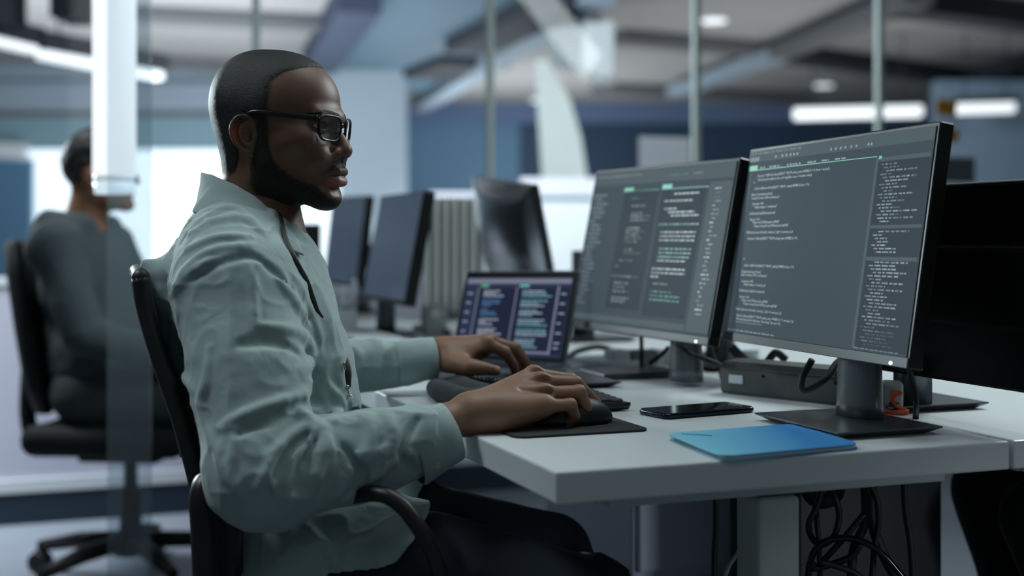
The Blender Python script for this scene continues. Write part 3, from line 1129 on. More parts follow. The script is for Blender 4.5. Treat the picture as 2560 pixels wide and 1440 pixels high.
def case_outline(w0, w1, zin):
    pts = []
    r = 0.045
    for cx_, cz_, a_ in ((w0 + r, r * 0.4, 180), (w1 - r, r * 0.4, 270), (w1 - r, ch - r, 0), (w0 + r, ch - r, 90)):
        rr = r if cz_ > 0.1 else r * 0.4
        for k in range(6):
            q = math.radians(a_ + k * 18)
            pts.append((cx_ + math.cos(q) * rr, cz_ + math.sin(q) * rr))
    return pts


Xc = Vector((0.995, 0.10, 0)); Yc = Vector((-0.10, 0.995, 0))
mb.prism([cb + Xc * (a - cw / 2) + Vector((0, 0, z)) for a, z in case_outline(0, cw, 0)], Yc * cd)
mb.build('shell', mat('case_shell', rgb(84, 90, 90), 0.5), t)  # shade between the ribs put into this darker shell colour
for k in range(7):
    mb = MB()
    x0 = -cw / 2 + 0.014 + k * (cw - 0.028) / 6
    top = ch - (0.05 if k in (0, 6) else 0.012)
    pts = [cb + Xc * x0 - Yc * 0.009 + Vector((0, 0, 0.03)), cb + Xc * x0 - Yc * 0.009 + Vector((0, 0, top - 0.03)), cb + Xc * x0 + Yc * 0.03 + Vector((0, 0, top + 0.004)), cb + Xc * x0 + Yc * (cd - 0.03) + Vector((0, 0, top + 0.004))]
    mb.tube(smooth_path(pts, 5), 0.0105, n=10)
    mb.build('rib', M_case, t)

# ------------------------------------------------------------------ laptop
PL = Panel(P(1128, 893, 2.66), P(1410, 905, 2.50), P(1166, 684, 2.71))
PL.h = 0.186
M_lap = mat('laptop_grey', rgb(120, 128, 134), 0.35, 0.6)
t = thing('laptop', 'open silver laptop showing code, behind the typing hand', 'laptop', tuple(PL.at(0.5, 1, 0.1).xy.to_3d() + Vector((0, 0, 0.74))))
MB().box(PL.at(0.5, 0.5, -0.004), (PL.w + 0.006, PL.h + 0.008, 0.006), PL.R, 0.003).build('lid', M_lap, t)
mb = MB(); PL.rect(mb, 0, 0, 1, 1, 0.0002)
bz = mb.build('bezel', M_bezelblack, t)
M_lapscr = mat('laptop_screen', rgb(10, 13, 16), 0.45, spec=0.08, emit=rgb(42, 52, 76), emit_s=0.9)
M_lapcol = mat('laptop_column', rgb(10, 13, 16), 0.45, spec=0.08, emit=rgb(30, 38, 58), emit_s=0.9)
M_lapbar = mat('laptop_bar', rgb(10, 13, 16), 0.45, spec=0.08, emit=rgb(126, 130, 152), emit_s=0.8)
mb = MB(); PL.rect(mb, 0.025, 0.065, 0.965, 0.965, 0.0006)
sl = mb.build('screen', M_lapscr, t)
screen_panels_k = 0.0009
mb = MB(); PL.rect(mb, 0.03, 0.075, 0.96, 0.135, 0.0010); PL.rect(mb, 0.85, 0.16, 0.868, 0.93, 0.0010); PL.rect(mb, 0.12, 0.90, 0.86, 0.925, 0.0010); PL.rect(mb, 0.14, 0.17, 0.15, 0.9, 0.0010)
PL.rect(mb, 0.49, 0.17, 0.50, 0.9, 0.0010)
mb.build('toolbar', M_lapbar, sl)
mb = MB(); PL.rect(mb, 0.16, 0.185, 0.485, 0.89, 0.0009); PL.rect(mb, 0.51, 0.185, 0.845, 0.89, 0.0009); PL.rect(mb, 0.875, 0.185, 0.955, 0.93, 0.0009)
mb.build('code_columns', M_lapcol, sl)
mb = MB(); PL.rect(mb, 0.165, 0.145, 0.235, 0.175, 0.0012); mb.build('first_tab', M_tabgreen, sl)
mb = MB(); PL.rect(mb, 0.515, 0.145, 0.60, 0.175, 0.0012); mb.build('second_tab', M_tabcyan, sl)
M_ltxt = mat('laptop_text', rgb(20, 24, 26), 0.4, emit=rgb(170, 182, 200), emit_s=0.9)
M_ltxtb = mat('laptop_text_blue', rgb(20, 24, 26), 0.4, emit=rgb(80, 120, 168), emit_s=0.9)
M_ltxtg = mat('laptop_text_teal', rgb(20, 24, 26), 0.4, emit=rgb(120, 170, 180), emit_s=0.9)
mbs = [MB(), MB(), MB()]
rnd = random.Random(3)
for k in range(24):
    b = 0.23 + k * 0.0275
    if k in (3, 7, 11, 15, 19):
        continue
    q = mbs[1] if 2 < k < 11 else mbs[0]
    x = 0.20
    L = rnd.uniform(0.08, 0.22)
    for z, (x0, L) in enumerate(((0.20, rnd.uniform(0.06, 0.2)), (0.55, rnd.uniform(0.12, 0.26)))):
        tg = (q if z == 0 else mbs[2 if k % 3 else 0])
        x = x0
        while x < x0 + L:
            w = rnd.uniform(0.012, 0.04)
            PL.rect(tg, x, b - 0.014, x + w, b, 0.0012)
            x += w + 0.006
    if k % 2:
        PL.rect(mbs[0], 0.05, b - 0.012, 0.05 + rnd.uniform(0.03, 0.07), b, 0.0012)
        PL.rect(mbs[0], 0.89, b - 0.012, 0.89 + rnd.uniform(0.02, 0.05), b, 0.0012)
for q, m, nme in zip(mbs, (M_ltxt, M_ltxtb, M_ltxtg), ('code_text', 'code_text_blue', 'code_text_teal')):
    q.build(nme, m, sl)
fw = Vector((PL.n.x, PL.n.y, 0)).normalized()
Rl = Matrix((PL.x, fw.cross(PL.x) if False else Vector((0, 0, 1)).cross(PL.x), Vector((0, 0, 1)))).transposed()
bc = PL.at(0.5, 1, 0) + fw * 0.105
MB().box((bc.x, bc.y, 0.747), (PL.w, 0.21, 0.013), Rl, 0.004).build('base', M_lap, t)
mb = MB()
for i in range(5):
    for j in range(13):
        q = Vector((bc.x, bc.y, 0.7542)) + PL.x * ((j - 6) * 0.0195) - fw * (0.06 - i * 0.019)
        mb.box(q, (0.0165, 0.0155, 0.0018), Rl, 0.0005, 1)
mb.build('keys', M_black, t)

# ------------------------------------------------------------------ keyboard with wrist rest
t = thing('keyboard', 'black curved ergonomic keyboard with a padded wrist rest under the left hand', 'keyboard', tuple(D(-0.0, 0.62, 0.74)))
KC = Vector((0.179, 1.927, 0))                                # its nearest corner of keys
def K(u, v, z):
    return KC + U * u + V * v + Vector((0, 0, 0.74 + z))
mb = MB()
out = [(0.0, 0.012), (0.004, 0.13), (-0.012, 0.20), (0.004, 0.27), (0.0, 0.388), (-0.012, 0.40), (-0.16, 0.40), (-0.19, 0.385), (-0.21, 0.30), (-0.225, 0.20), (-0.21, 0.10), (-0.19, 0.015), (-0.17, 0.0), (-0.012, 0.0)]
op = smooth_path([(a, b, 0) for a, b in out] + [(out[0][0], out[0][1], 0)], 5)[:-1]
mb.loft([[K(p.x * 0.985 - 0.002, 0.2 + (p.y - 0.2) * 0.985, 0.002) for p in op], [K(p.x, p.y, 0.008) for p in op], [K(p.x, p.y, 0.013 + 0.010 * min(1, -p.x / 0.2)) for p in op]])
mb.build('case', M_black, t)
M_key = mat('key_black', rgb(22, 25, 27), 0.38)
mb = MB()
for i in range(6):
    for j in range(18):
        u_ = -0.018 - i * 0.0225
        v_ = 0.014 + j * 0.0218
        z_ = 0.0145 + 0.0018 * i + 0.004 * math.sin(v_ / 0.4 * PI)
        mb.box(K(u_, v_, z_), (0.019, 0.0185, 0.007), RD, 0.0018, 1)
mb.build('keys', M_key, t)
f = Field()
rest = [K(-0.19, 0.06, 0.008), K(-0.225, 0.13, 0.014), K(-0.235, 0.20, 0.016), K(-0.225, 0.27, 0.014), K(-0.19, 0.34, 0.008)]
f.u(p_line(rest, [0.012, 0.017, 0.018, 0.017, 0.012]), 0)
rest2 = [K(-0.165, 0.05, 0.012), K(-0.185, 0.13, 0.021), K(-0.19, 0.20, 0.020), K(-0.185, 0.27, 0.021), K(-0.165, 0.35, 0.012)]
f.u(p_line(rest2, [0.010, 0.015, 0.014, 0.015, 0.010]), 0.025)
lo = np.array(K(-0.26, 0.2, 0)) - 0.24; hi = lo + 0.48
f.i(lambda p: 0.7405 - p[:, 2], 0.003)
v_, q_ = f.mesh((lo[0], lo[1], 0.73), (hi[0], hi[1], 0.80), 0.004)
from_arrays('wrist_rest', v_, q_, noisy(mat('rest_fabric', rgb(52, 57, 60), 0.8), 300, 0.2, bump=0.2), t)

# ------------------------------------------------------------------ mouse mat, mouse, phone, notebook
mb = MB()
def rrect(c, x, y, w, h, r, n=6):
    c = Vector(c); x = Vector(x); y = Vector(y)
    out = []
    for sx, sy, a0 in ((1, 1, 0), (-1, 1, 90), (-1, -1, 180), (1, -1, 270)):
        for k in range(n + 1):
            a = math.radians(a0 + 90 * k / n)
            out.append(c + x * (sx * (w / 2 - r) + math.cos(a) * r) + y * (sy * (h / 2 - r) + math.sin(a) * r))
    return out
pc = Vector((0.189, 1.722, 0.7402)) - U * 0.098 + V * 0.115
mb.prism(rrect(pc, U, V, 0.196, 0.23, 0.018), (0, 0, 0.003))
single('mouse_pad', mb, noisy(mat('pad_black', rgb(30, 34, 37), 0.85), 400, 0.15, bump=0.1), 'black mouse pad under the near hand', 'mouse pad')

t = thing('computer_mouse', 'black computer mouse held under the fingers of the near hand', 'mouse', (0.083, 1.797, 0.7432))
f = Field().u(p_ell((0.085, 1.778, 0.748), (0.060, 0.033, 0.034), np.array(RD)))
f.i(lambda p: 0.7433 - p[:, 2], 0.004)
v_, q_ = f.mesh((0.0, 1.70, 0.735), (0.17, 1.86, 0.80), 0.003)
from_arrays('shell', v_, q_, M_black, t)
MB().cyl(Vector((0.112, 1.808, 0.763)) - V * 0.004, Vector((0.112, 1.808, 0.763)) + V * 0.004, 0.009).build('scroll_wheel', M_rubber, t)

M_phone = mat('phone_frame', rgb(24, 34, 42), 0.22, 0.7)
t = thing('phone', 'dark smartphone lying face up on the desk', 'phone', (0.278, 1.902, 0.7405))
px_ = Vector((0.150, 0.082, 0)).normalized(); py_ = Vector((-px_.y, px_.x, 0))
pc = Vector((0.2775, 1.9025, 0.7405))
mb = MB()
mb.loft([rrect(pc + Vector((0, 0, z)), px_, py_, 0.168 - i, 0.074 - i, 0.011, 5) for z, i in ((0, 0.004), (0.0015, 0.0010), (0.004, 0), (0.0065, 0.0010), (0.008, 0.004))])
mb.build('body', M_phone, t)
MB().prism(rrect(pc + Vector((0, 0, 0.0081)), px_, py_, 0.163, 0.069, 0.009, 5), (0, 0, 0.0004)).build('screen', mat('phone_screen', rgb(6, 8, 10), 0.05), t)
MB().box(pc - px_ * 0.0842 + Vector((0, 0, 0.004)), (0.0012, 0.009, 0.003), Matrix((px_, py_, (0, 0, 1))).transposed(), 0.0005, 1).build('charging_port', M_blackgloss, t)
MB().box(pc - py_ * 0.0372 + px_ * 0.03 + Vector((0, 0, 0.004)), (0.022, 0.0012, 0.002), Matrix((px_, py_, (0, 0, 1))).transposed(), 0.0005, 1).build('side_button', M_phone, t)

t = thing('notebook', 'bright blue notebook lying at the near edge of the desk', 'notebook', (0.316, 1.612, 0.7405))
nx_ = Vector((0.905, 0.425, 0)).normalized(); ny_ = Vector((-0.25, 0.968, 0)).normalized()
nc = Vector((0.3165, 1.6150, 0.7405))
for k, (z0, th, dx) in enumerate(((0.0, 0.0012, 0.002), (0.0055, 0.0012, 0.0))):
    mb = MB()
    mb.prism(rrect(nc + Vector((dx, 0, z0)), nx_, ny_, 0.208, 0.182, 0.020), (0, 0, th))
    m_ = MATS.get('notebook_cover')
    if not m_:
        m_ = mat('notebook_cover', rgb(26, 120, 186), 0.45)
        nt = m_.node_tree
        tc = nt.nodes.new('ShaderNodeTexCoord'); sp = nt.nodes.new('ShaderNodeSeparateXYZ'); mr = nt.nodes.new('ShaderNodeMapRange'); cr = nt.nodes.new('ShaderNodeValToRGB')
        nt.links.new(tc.outputs['Generated'], sp.inputs[0]); nt.links.new(sp.outputs['X'], mr.inputs['Value'])
        nt.links.new(mr.outputs[0], cr.inputs[0]); nt.links.new(cr.outputs[0], m_.node_tree.nodes['Principled BSDF'].inputs['Base Color'])
        cr.color_ramp.elements[0].color = rgb(128, 206, 232); cr.color_ramp.elements[1].color = rgb(30, 128, 196)
        cr.color_ramp.elements[0].position = 0.10; cr.color_ramp.elements[1].position = 0.75
    mb.build('cover' if k else 'back_cover', m_, t)
MB().prism(rrect(nc + Vector((0.001, 0, 0.0013)), nx_, ny_, 0.204, 0.178, 0.018), (0, 0, 0.0041)).build('pages', M_paper, t)
mb = MB()
for k, dz in enumerate((0.0022, 0.0032, 0.0044)):
    mb.tube([nc - nx_ * 0.1025 + ny_ * a + Vector((0, 0, dz)) for a in (-0.075, 0.0, 0.06)], 0.0004, n=5)
mb.build('page_edges', mat('page_shadow', rgb(120, 124, 140), 0.8), t)
MB().tube([nc - nx_ * 0.085 + ny_ * 0.075 + Vector((0, 0, 0.0068)), nc - nx_ * 0.052 + ny_ * 0.045 + Vector((0, 0, 0.0068))], 0.0007, n=6).build('cover_mark', mat('ink_blue', rgb(24, 80, 130), 0.6), t)

# ------------------------------------------------------------------ long dark socket bar, adapter, cables on the desk
t = thing('power_strip_box', 'long scuffed dark socket bar lying between the two code monitors', 'power strip', (0.44, 2.07, 0.74))
ba = Vector((0.353, 2.150, 0.740)); bb = Vector((0.522, 1.975, 0.740))
bx = (bb - ba).normalized(); by = Vector((-bx.y, bx.x, 0)); by = by if by.y > 0 else -by
sec = [(0.004, 0.0), (0.0, 0.006), (-0.004, 0.040), (0.010, 0.055), (0.050, 0.058), (0.062, 0.048), (0.064, 0.0)]
mb = MB()
mb.loft([[ba + bx * s + by * (a if s in (0.02, 0.215) else 0.03 + (a - 0.03) * 0.93) + Vector((0, 0, z if s in (0.02, 0.215) else z * 0.96 + 0.001)) for a, z in sec] for s in (0.0, 0.02, 0.215, 0.243)], smooth=False)
m_ = noisy(mat('socket_bar', rgb(78, 84, 85), 0.5), 18, 0.55, bump=0.1)
mb.build('body', m_, t)
MB().box(ba + bx * 0.035 - by * 0.0035 + Vector((0, 0, 0.027)), (0.028, 0.002, 0.014), Matrix((bx, by, (0, 0, 1))).transposed()).build('white_label', M_paper, t, 'small white label')
for s in (0.09, 0.16, 0.225):
    MB().cyl(ba + bx * s - by * 0.0045 + Vector((0, 0, 0.036)), ba + bx * s - by * 0.001 + Vector((0, 0, 0.036)), 0.0028, n=12).build('screw', M_blackgloss, t)
MB().box(ba + bx * 0.12 - by * 0.0005 + Vector((0, 0, 0.0445)), (0.2, 0.002, 0.0015), Matrix((bx, by, (0, 0, 1))).transposed()).build('edge_trim', M_stand, t)

t = thing('adapter', 'small white cube adapter with an orange plug beside the right monitor stand', 'adapter', tuple(P(2233, 1030, 1.92)))
ac = P(2231, 991, 1.915)
Ra = Matrix((Vector((0.97, -0.24, 0)), Vector((0.24, 0.97, 0)), Vector((0, 0, 1)))).transposed()
MB().box((ac.x, ac.y, 0.764), (0.030, 0.036, 0.046), Ra, 0.004).build('body', mat('adapter_white', rgb(176, 184, 186), 0.4), t)
MB().box((ac.x - 0.003, ac.y - 0.0185, 0.755), (0.013, 0.002, 0.005), Ra).build('usb_slot', M_blackgloss, t)
MB().sphere((ac.x + 0.0165, ac.y + 0.0, 0.764), (0.002, 0.007, 0.012), Ra, 14, 8).build('round_button', M_rubber, t)
single('orange_cable', MB().tube(smooth_path([(ac.x - 0.008, ac.y - 0.022, 0.772), (ac.x + 0.005, ac.y - 0.024, 0.771), (ac.x - 0.006, ac.y - 0.026, 0.768), (ac.x - 0.006, ac.y - 0.028, 0.757), (ac.x + 0.006, ac.y - 0.026, 0.748), (ac.x + 0.012, ac.y - 0.03, 0.7445), (ac.x - 0.02, ac.y - 0.032, 0.7445), (ac.x - 0.026, ac.y - 0.026, 0.749)], 8), 0.0036, n=10),
       mat('orange_rubber', rgb(196, 78, 38), 0.5), 'short bright orange cable on the white cube adapter', 'cable')


def cable(label, pts, r=0.004, m=None, group='black cables on the desk'):
    return single('cable', MB().tube(smooth_path(pts, 8), r, n=10), m or M_rubber, label, 'cable', group)


cable('black cable hanging from the right corner of the nearer code monitor to the desk', [P(2268, 905, 1.86), P(2283, 960, 1.87), P(2290, 1010, 1.86), P(2289, 1048, 1.84)], 0.0045)
cable('black cable going down beside the column of the nearer code monitor', [P(2196, 915, 1.9), P(2199, 970, 1.9), P(2200, 1010, 1.9), P(2204, 1021, 1.915)], 0.004)
cable('looped black cable over the right end of the socket bar', [P(2030, 900, 1.98), P(2006, 945, 1.965), P(2010, 976, 1.96), P(2060, 950, 1.965), P(2095, 905, 1.99), P(2120, 898, 2.0)], 0.0055)
cable('thick black cable leaving the left end of the socket bar', [P(1828, 868, 2.3), P(1850, 890, 2.3), P(1880, 915, 2.3)], 0.009)
cable('black cables in the gap under the nearer code monitor', [P(1918, 905, 2.2), P(1940, 882, 2.2), P(1965, 900, 2.2)], 0.007)
cable('black cable hanging straight down behind the left code monitor', [P(1603, 840, 2.50), P(1604, 880, 2.50), P(1603, 921, 2.50)], 0.0042)
cable('grey black cable looping in front of the left monitor column', [P(1690, 858, 2.2), P(1725, 885, 2.19), P(1770, 900, 2.19), P(1800, 915, 2.21), P(1812, 945, 2.26)], 0.0042)
cable('black cable dropping behind the right corner of the left code monitor', [P(1774, 862, 2.2), P(1784, 890, 2.22), P(1800, 925, 2.25), P(1806, 950, 2.28)], 0.0042)
cable('black cable slanting behind the left monitor column', [P(1672, 868, 2.45), P(1650, 890, 2.46), P(1625, 907, 2.48)], 0.0045)
cable('grey cable arching over the desk behind the left code monitor', [P(1410, 903, 2.62), P(1440, 880, 2.66), P(1485, 868, 2.68), P(1520, 872, 2.70), P(1548, 886, 2.70)], 0.006, mat('cable_grey', rgb(110, 120, 122), 0.6))

t = thing('charger_block', 'white charger block on the desk under the left code monitor', 'adapter', tuple(D(0.50, 1.03, 0.74)))
q = P(1585, 900, 2.62)
MB().box((q.x - 0.035, q.y, 0.758), (0.04, 0.05, 0.034), RD, 0.005).build('body', mat('charger_white', rgb(205, 214, 214), 0.4), t)
MB().box((q.x + 0.015, q.y + 0.012, 0.757), (0.06, 0.05, 0.030), RD, 0.004).build('plug_block', mat('charger_grey', rgb(112, 122, 120), 0.5), t)
single('tablet', MB().box(P(1580, 934, 2.42).xy.to_3d() + Vector((0, 0, 0.7465)), (0.17, 0.12, 0.012), RD, 0.003), mat('tablet_dark', rgb(44, 50, 52), 0.4), 'thin dark slab lying behind the left monitor base', 'device')
single('paper_stack', MB().box(P(1470, 902, 2.66).xy.to_3d() + Vector((0, 0, 0.747)), (0.16, 0.2, 0.012), RD, 0.002), M_paper, 'white paper lying on the desk to the right of the laptop', 'paper')
single('highlighter', MB().tube([P(1622, 895, 2.75), P(1690, 880, 2.85)], 0.012, n=12), mat('lime_plastic', rgb(190, 206, 96), 0.5, emit=None), 'lime green marker lying behind the left monitor column', 'marker')
single('paper_stack', MB().box(P(1760, 892, 2.7).xy.to_3d() + Vector((0, 0, 0.755)), (0.2, 0.12, 0.03), RD, 0.003), MATS['paper'], 'white paper pile behind the left end of the socket bar', 'paper')

# small things on the desk behind
MB_ = MB
t = thing('tissue_box', 'white box with crumpled white paper, beneath the two blank monitors', 'box', tuple(D(0.13, 2.38, 0.74)))
q = P(842, 795, 3.5)
MB().box((q.x, q.y, 0.775), (0.09, 0.12, 0.07), RD, 0.004).build('carton', M_white, t)
f = Field().u(p_ell((q.x + 0.02, q.y, 0.83), (0.018, 0.05, 0.045))).u(p_ell((q.x + 0.05, q.y - 0.03, 0.85), (0.014, 0.03, 0.05)), 0.02).u(p_ell((q.x - 0.02, q.y + 0.02, 0.82), (0.03, 0.03, 0.025)), 0.02)
f.off(lambda p: vnoise(p, 60, 2) * 0.006)
v_, q_ = f.mesh((q.x - 0.09, q.y - 0.1, 0.76), (q.x + 0.1, q.y + 0.1, 0.92), 0.005)
from_arrays('tissue', v_, q_, M_paper, t)
single('paper_stack', MB().box(P(930, 838, 3.12).xy.to_3d() + Vector((0, 0, 0.752)), (0.12, 0.3, 0.024), RD, 0.002), MATS['paper'], 'white paper stack on the desk in front of the man\'s chest', 'paper')
single('mug', MB().loft([[Vector((P(1085, 790, 3.45).x + math.cos(a) * r, 3.45 + math.sin(a) * r, z)) for a in [2 * PI * k / 24 for k in range(24)]] for r, z in ((0.03, 0.741), (0.036, 0.75), (0.036, 0.82), (0.032, 0.82), (0.031, 0.75))]), mat('mug_grey', rgb(150, 158, 158), 0.25), 'pale grey mug in front of the ribbed case', 'mug')
single('cable', MB().tube(smooth_path([D(0.42, 1.75, 0.744), D(0.46, 1.9, 0.76), D(0.50, 2.0, 0.745), D(0.45, 2.15, 0.75), D(0.5, 2.3, 0.745)], 6), 0.006), M_rubber, 'dark cable tangle between the blank monitor and the ribbed case', 'cable')

# ------------------------------------------------------------------ under the desk
t = thing('drawer_cabinet', 'grey drawer cabinet standing under the desk', 'cabinet', tuple(D(0.62, 0.98, 0)))
a_ = P(1585, 1300, 2.55)
Rc = RD
cc = D(0.585, 0.95, 0.31)
MB().box(cc, (0.27, 0.42, 0.60), Rc, 0.012).build('body', noisy(mat('cabinet_grey', rgb(212, 216, 236), 0.45), 4, 0.05), t)
for k, z in enumerate((0.49, 0.30, 0.12)):
    d_ = MB().box(D(0.585, 0.735, z), (0.25, 0.012, 0.17), Rc, 0.004).build('drawer', MATS['cabinet_grey'], t)
    MB().box(D(0.585, 0.724, z + 0.06), (0.10, 0.012, 0.012), Rc, 0.003).build('handle', M_alu, d_)
t = thing('computer_tower', 'black computer case standing in the dark under the desk behind the cables', 'computer', tuple(D(0.62, 0.53, 0)))
MB().box(D(0.75, 0.56, 0.33), (0.30, 0.20, 0.62), RD, 0.008).build('body', noisy(mat('tower_dark', rgb(30, 34, 40), 0.5), 8, 0.1), t)
MB().box(D(0.75, 0.455, 0.33), (0.28, 0.012, 0.58), RD, 0.003).build('side_panel', mat('tower_panel', rgb(36, 40, 47), 0.45), t)
for su in (-0.12, 0.12):
    MB().box(D(0.75 + su, 0.56, 0.011), (0.03, 0.16, 0.022), RD, 0.003).build('foot', M_rubber, t)


def hang(label, pts, r=0.0055, m=None):
    return single('cable', MB().tube(smooth_path(pts, 8), r, n=8), m or M_rubber, label, 'cable', 'cables hanging under the desk')


dc = 1.78
hang('black cable ring hanging nearest the desk leg', [P(2058, 1215, dc), P(2040, 1270, dc), P(2022, 1310, dc), P(2030, 1345, dc + .01), P(2055, 1362, dc), P(2085, 1340, dc - .01), P(2098, 1290, dc - .01), P(2088, 1245, dc - .01), P(2070, 1215, dc)], 0.0045)
hang('black cable running straight down through the cable ring', [P(2040, 1215, dc + .03), P(2042, 1300, dc + .03), P(2048, 1370, dc + .03), P(2050, 1480, dc + .03)], 0.004)
hang('thick black cable in the middle of the hanging bundle', [P(2162, 1200, dc), P(2164, 1280, dc), P(2158, 1320, dc), P(2135, 1370, dc), P(2128, 1440, dc), P(2128, 1500, dc)], 0.0065)
hang('black cable of the bundle that swings out to the right', [P(2180, 1200, dc + .015), P(2178, 1280, dc + .015), P(2190, 1340, dc + .015), P(2215, 1400, dc + .015), P(2250, 1460, dc + .015)], 0.0075)
hang('black cable bowing out on the right of the bundle', [P(2172, 1205, dc - .015), P(2192, 1250, dc - .015), P(2196, 1310, dc - .015), P(2186, 1370, dc - .015), P(2178, 1480, dc - .015)], 0.0045)
hang('black cable crossing from the bundle down to the left', [P(2160, 1285, dc - .02), P(2110, 1345, dc - .02), P(2060, 1400, dc - .02), P(2035, 1425, dc - .02)], 0.0045)
hang('glossy black cable arching across the bundle', [P(2022, 1480, dc - .03), P(2024, 1410, dc - .03), P(2050, 1362, dc - .03), P(2105, 1345, dc - .03), P(2165, 1358, dc - .03), P(2210, 1390, dc - .03), P(2262, 1450, dc - .03)], 0.0048, M_blackgloss)
hang('glossy black cable bending at the lower left of the bundle', [P(2036, 1405, dc - .04), P(2030, 1421, dc - .04), P(2075, 1412, dc - .04), P(2130, 1390, dc - .04), P(2150, 1360, dc - .04)], 0.0048, M_blackgloss)
hang('black cable running down to the lower right across the bundle', [P(2050, 1405, dc - .05), P(2090, 1415, dc - .05), P(2140, 1435, dc - .05), P(2180, 1470, dc - .05)], 0.0045)
hang('single black cable right of the bundle', [P(2260, 1200, dc + .05), P(2264, 1280, dc + .05), P(2276, 1360, dc + .05), P(2284, 1480, dc + .05)], 0.005)
hang('black cable hanging to the left of the near desk leg', [P(1790, 1225, 2.0), P(1790, 1320, 2.0), P(1786, 1390, 2.0), P(1786, 1500, 2.0)], 0.005)
hang('thin pale grey cable curving to the foot of the near desk leg', [P(1880, 1340, 1.9), P(1850, 1375, 1.9), P(1820, 1420, 1.9), P(1800, 1480, 1.9)], 0.0035, mat('cable_pale', rgb(130, 138, 138), 0.5))
single('cable_tidy', MB().tube(smooth_path([P(2012, 1205, dc + .06), P(2030, 1240, dc + .06), P(2055, 1252, dc + .06), P(2085, 1240, dc + .06), P(2098, 1205, dc + .06)], 6), 0.012), M_rubber, 'black coil of cable tucked under the desktop', 'cable')

# ================================================================== the man in the shirt
M_skin = mat('skin', rgb(104, 72, 56), 0.46, spec=0.42)
nt = M_skin.node_tree
pb = nt.nodes['Principled BSDF']
at_ = nt.nodes.new('ShaderNodeAttribute'); at_.attribute_name = 'tone'
nt.links.new(at_.outputs['Color'], pb.inputs['Base Color'])
pb.inputs['Subsurface Weight'].default_value = 0.12
pb.inputs['Subsurface Radius'].default_value = (0.006, 0.002, 0.001)
pb.inputs['Subsurface Scale'].default_value = 1.0
n_ = nt.nodes.new('ShaderNodeTexNoise'); n_.inputs['Scale'].default_value = 900; n_.inputs['Detail'].default_value = 3
b_ = nt.nodes.new('ShaderNodeBump'); b_.inputs['Strength'].default_value = 0.18; b_.inputs['Distance'].default_value = 0.0008
tc_ = nt.nodes.new('ShaderNodeTexCoord')
nt.links.new(tc_.outputs['Object'], n_.inputs['Vector']); nt.links.new(n_.outputs['Fac'], b_.inputs['Height']); nt.links.new(b_.outputs['Normal'], pb.inputs['Normal'])


def hair_mat(name, color, rough, bump, bscale, spec):
    """cropped hair: fine grain, and thinning out into single hairs where the cover attribute falls"""
    m = noisy(mat(name, color, rough, spec=spec), 900, 0.9, bump=bump, bump_scale=bscale, detail=3)
    nt = m.node_tree
    pb = nt.nodes['Principled BSDF']; out = nt.nodes['Material Output']
    at = nt.nodes.new('ShaderNodeAttribute'); at.attribute_name = 'cover'
    tc = nt.nodes.new('ShaderNodeTexCoord'); nz = nt.nodes.new('ShaderNodeTexNoise')
    nz.inputs['Scale'].default_value = 750; nz.inputs['Detail'].default_value = 2
    nt.links.new(tc.outputs['Object'], nz.inputs['Vector'])
    sp = nt.nodes.new('ShaderNodeMapRange'); sp.inputs['From Min'].default_value = 0.30; sp.inputs['From Max'].default_value = 0.70
    nt.links.new(nz.outputs['Fac'], sp.inputs['Value'])
    su = nt.nodes.new('ShaderNodeMath'); su.operation = 'SUBTRACT'
    nt.links.new(at.outputs['Fac'], su.inputs[0]); nt.links.new(sp.outputs[0], su.inputs[1])
    mr = nt.nodes.new('ShaderNodeMapRange'); mr.inputs['From Min'].default_value = -0.06; mr.inputs['From Max'].default_value = 0.06
    nt.links.new(su.outputs[0], mr.inputs['Value'])
    tr_ = nt.nodes.new('ShaderNodeBsdfTransparent'); mx = nt.nodes.new('ShaderNodeMixShader')
    nt.links.new(mr.outputs[0], mx.inputs[0]); nt.links.new(tr_.outputs[0], mx.inputs[1]); nt.links.new(pb.outputs[0], mx.inputs[2])
    nt.links.new(mx.outputs[0], out.inputs[0])
    return m


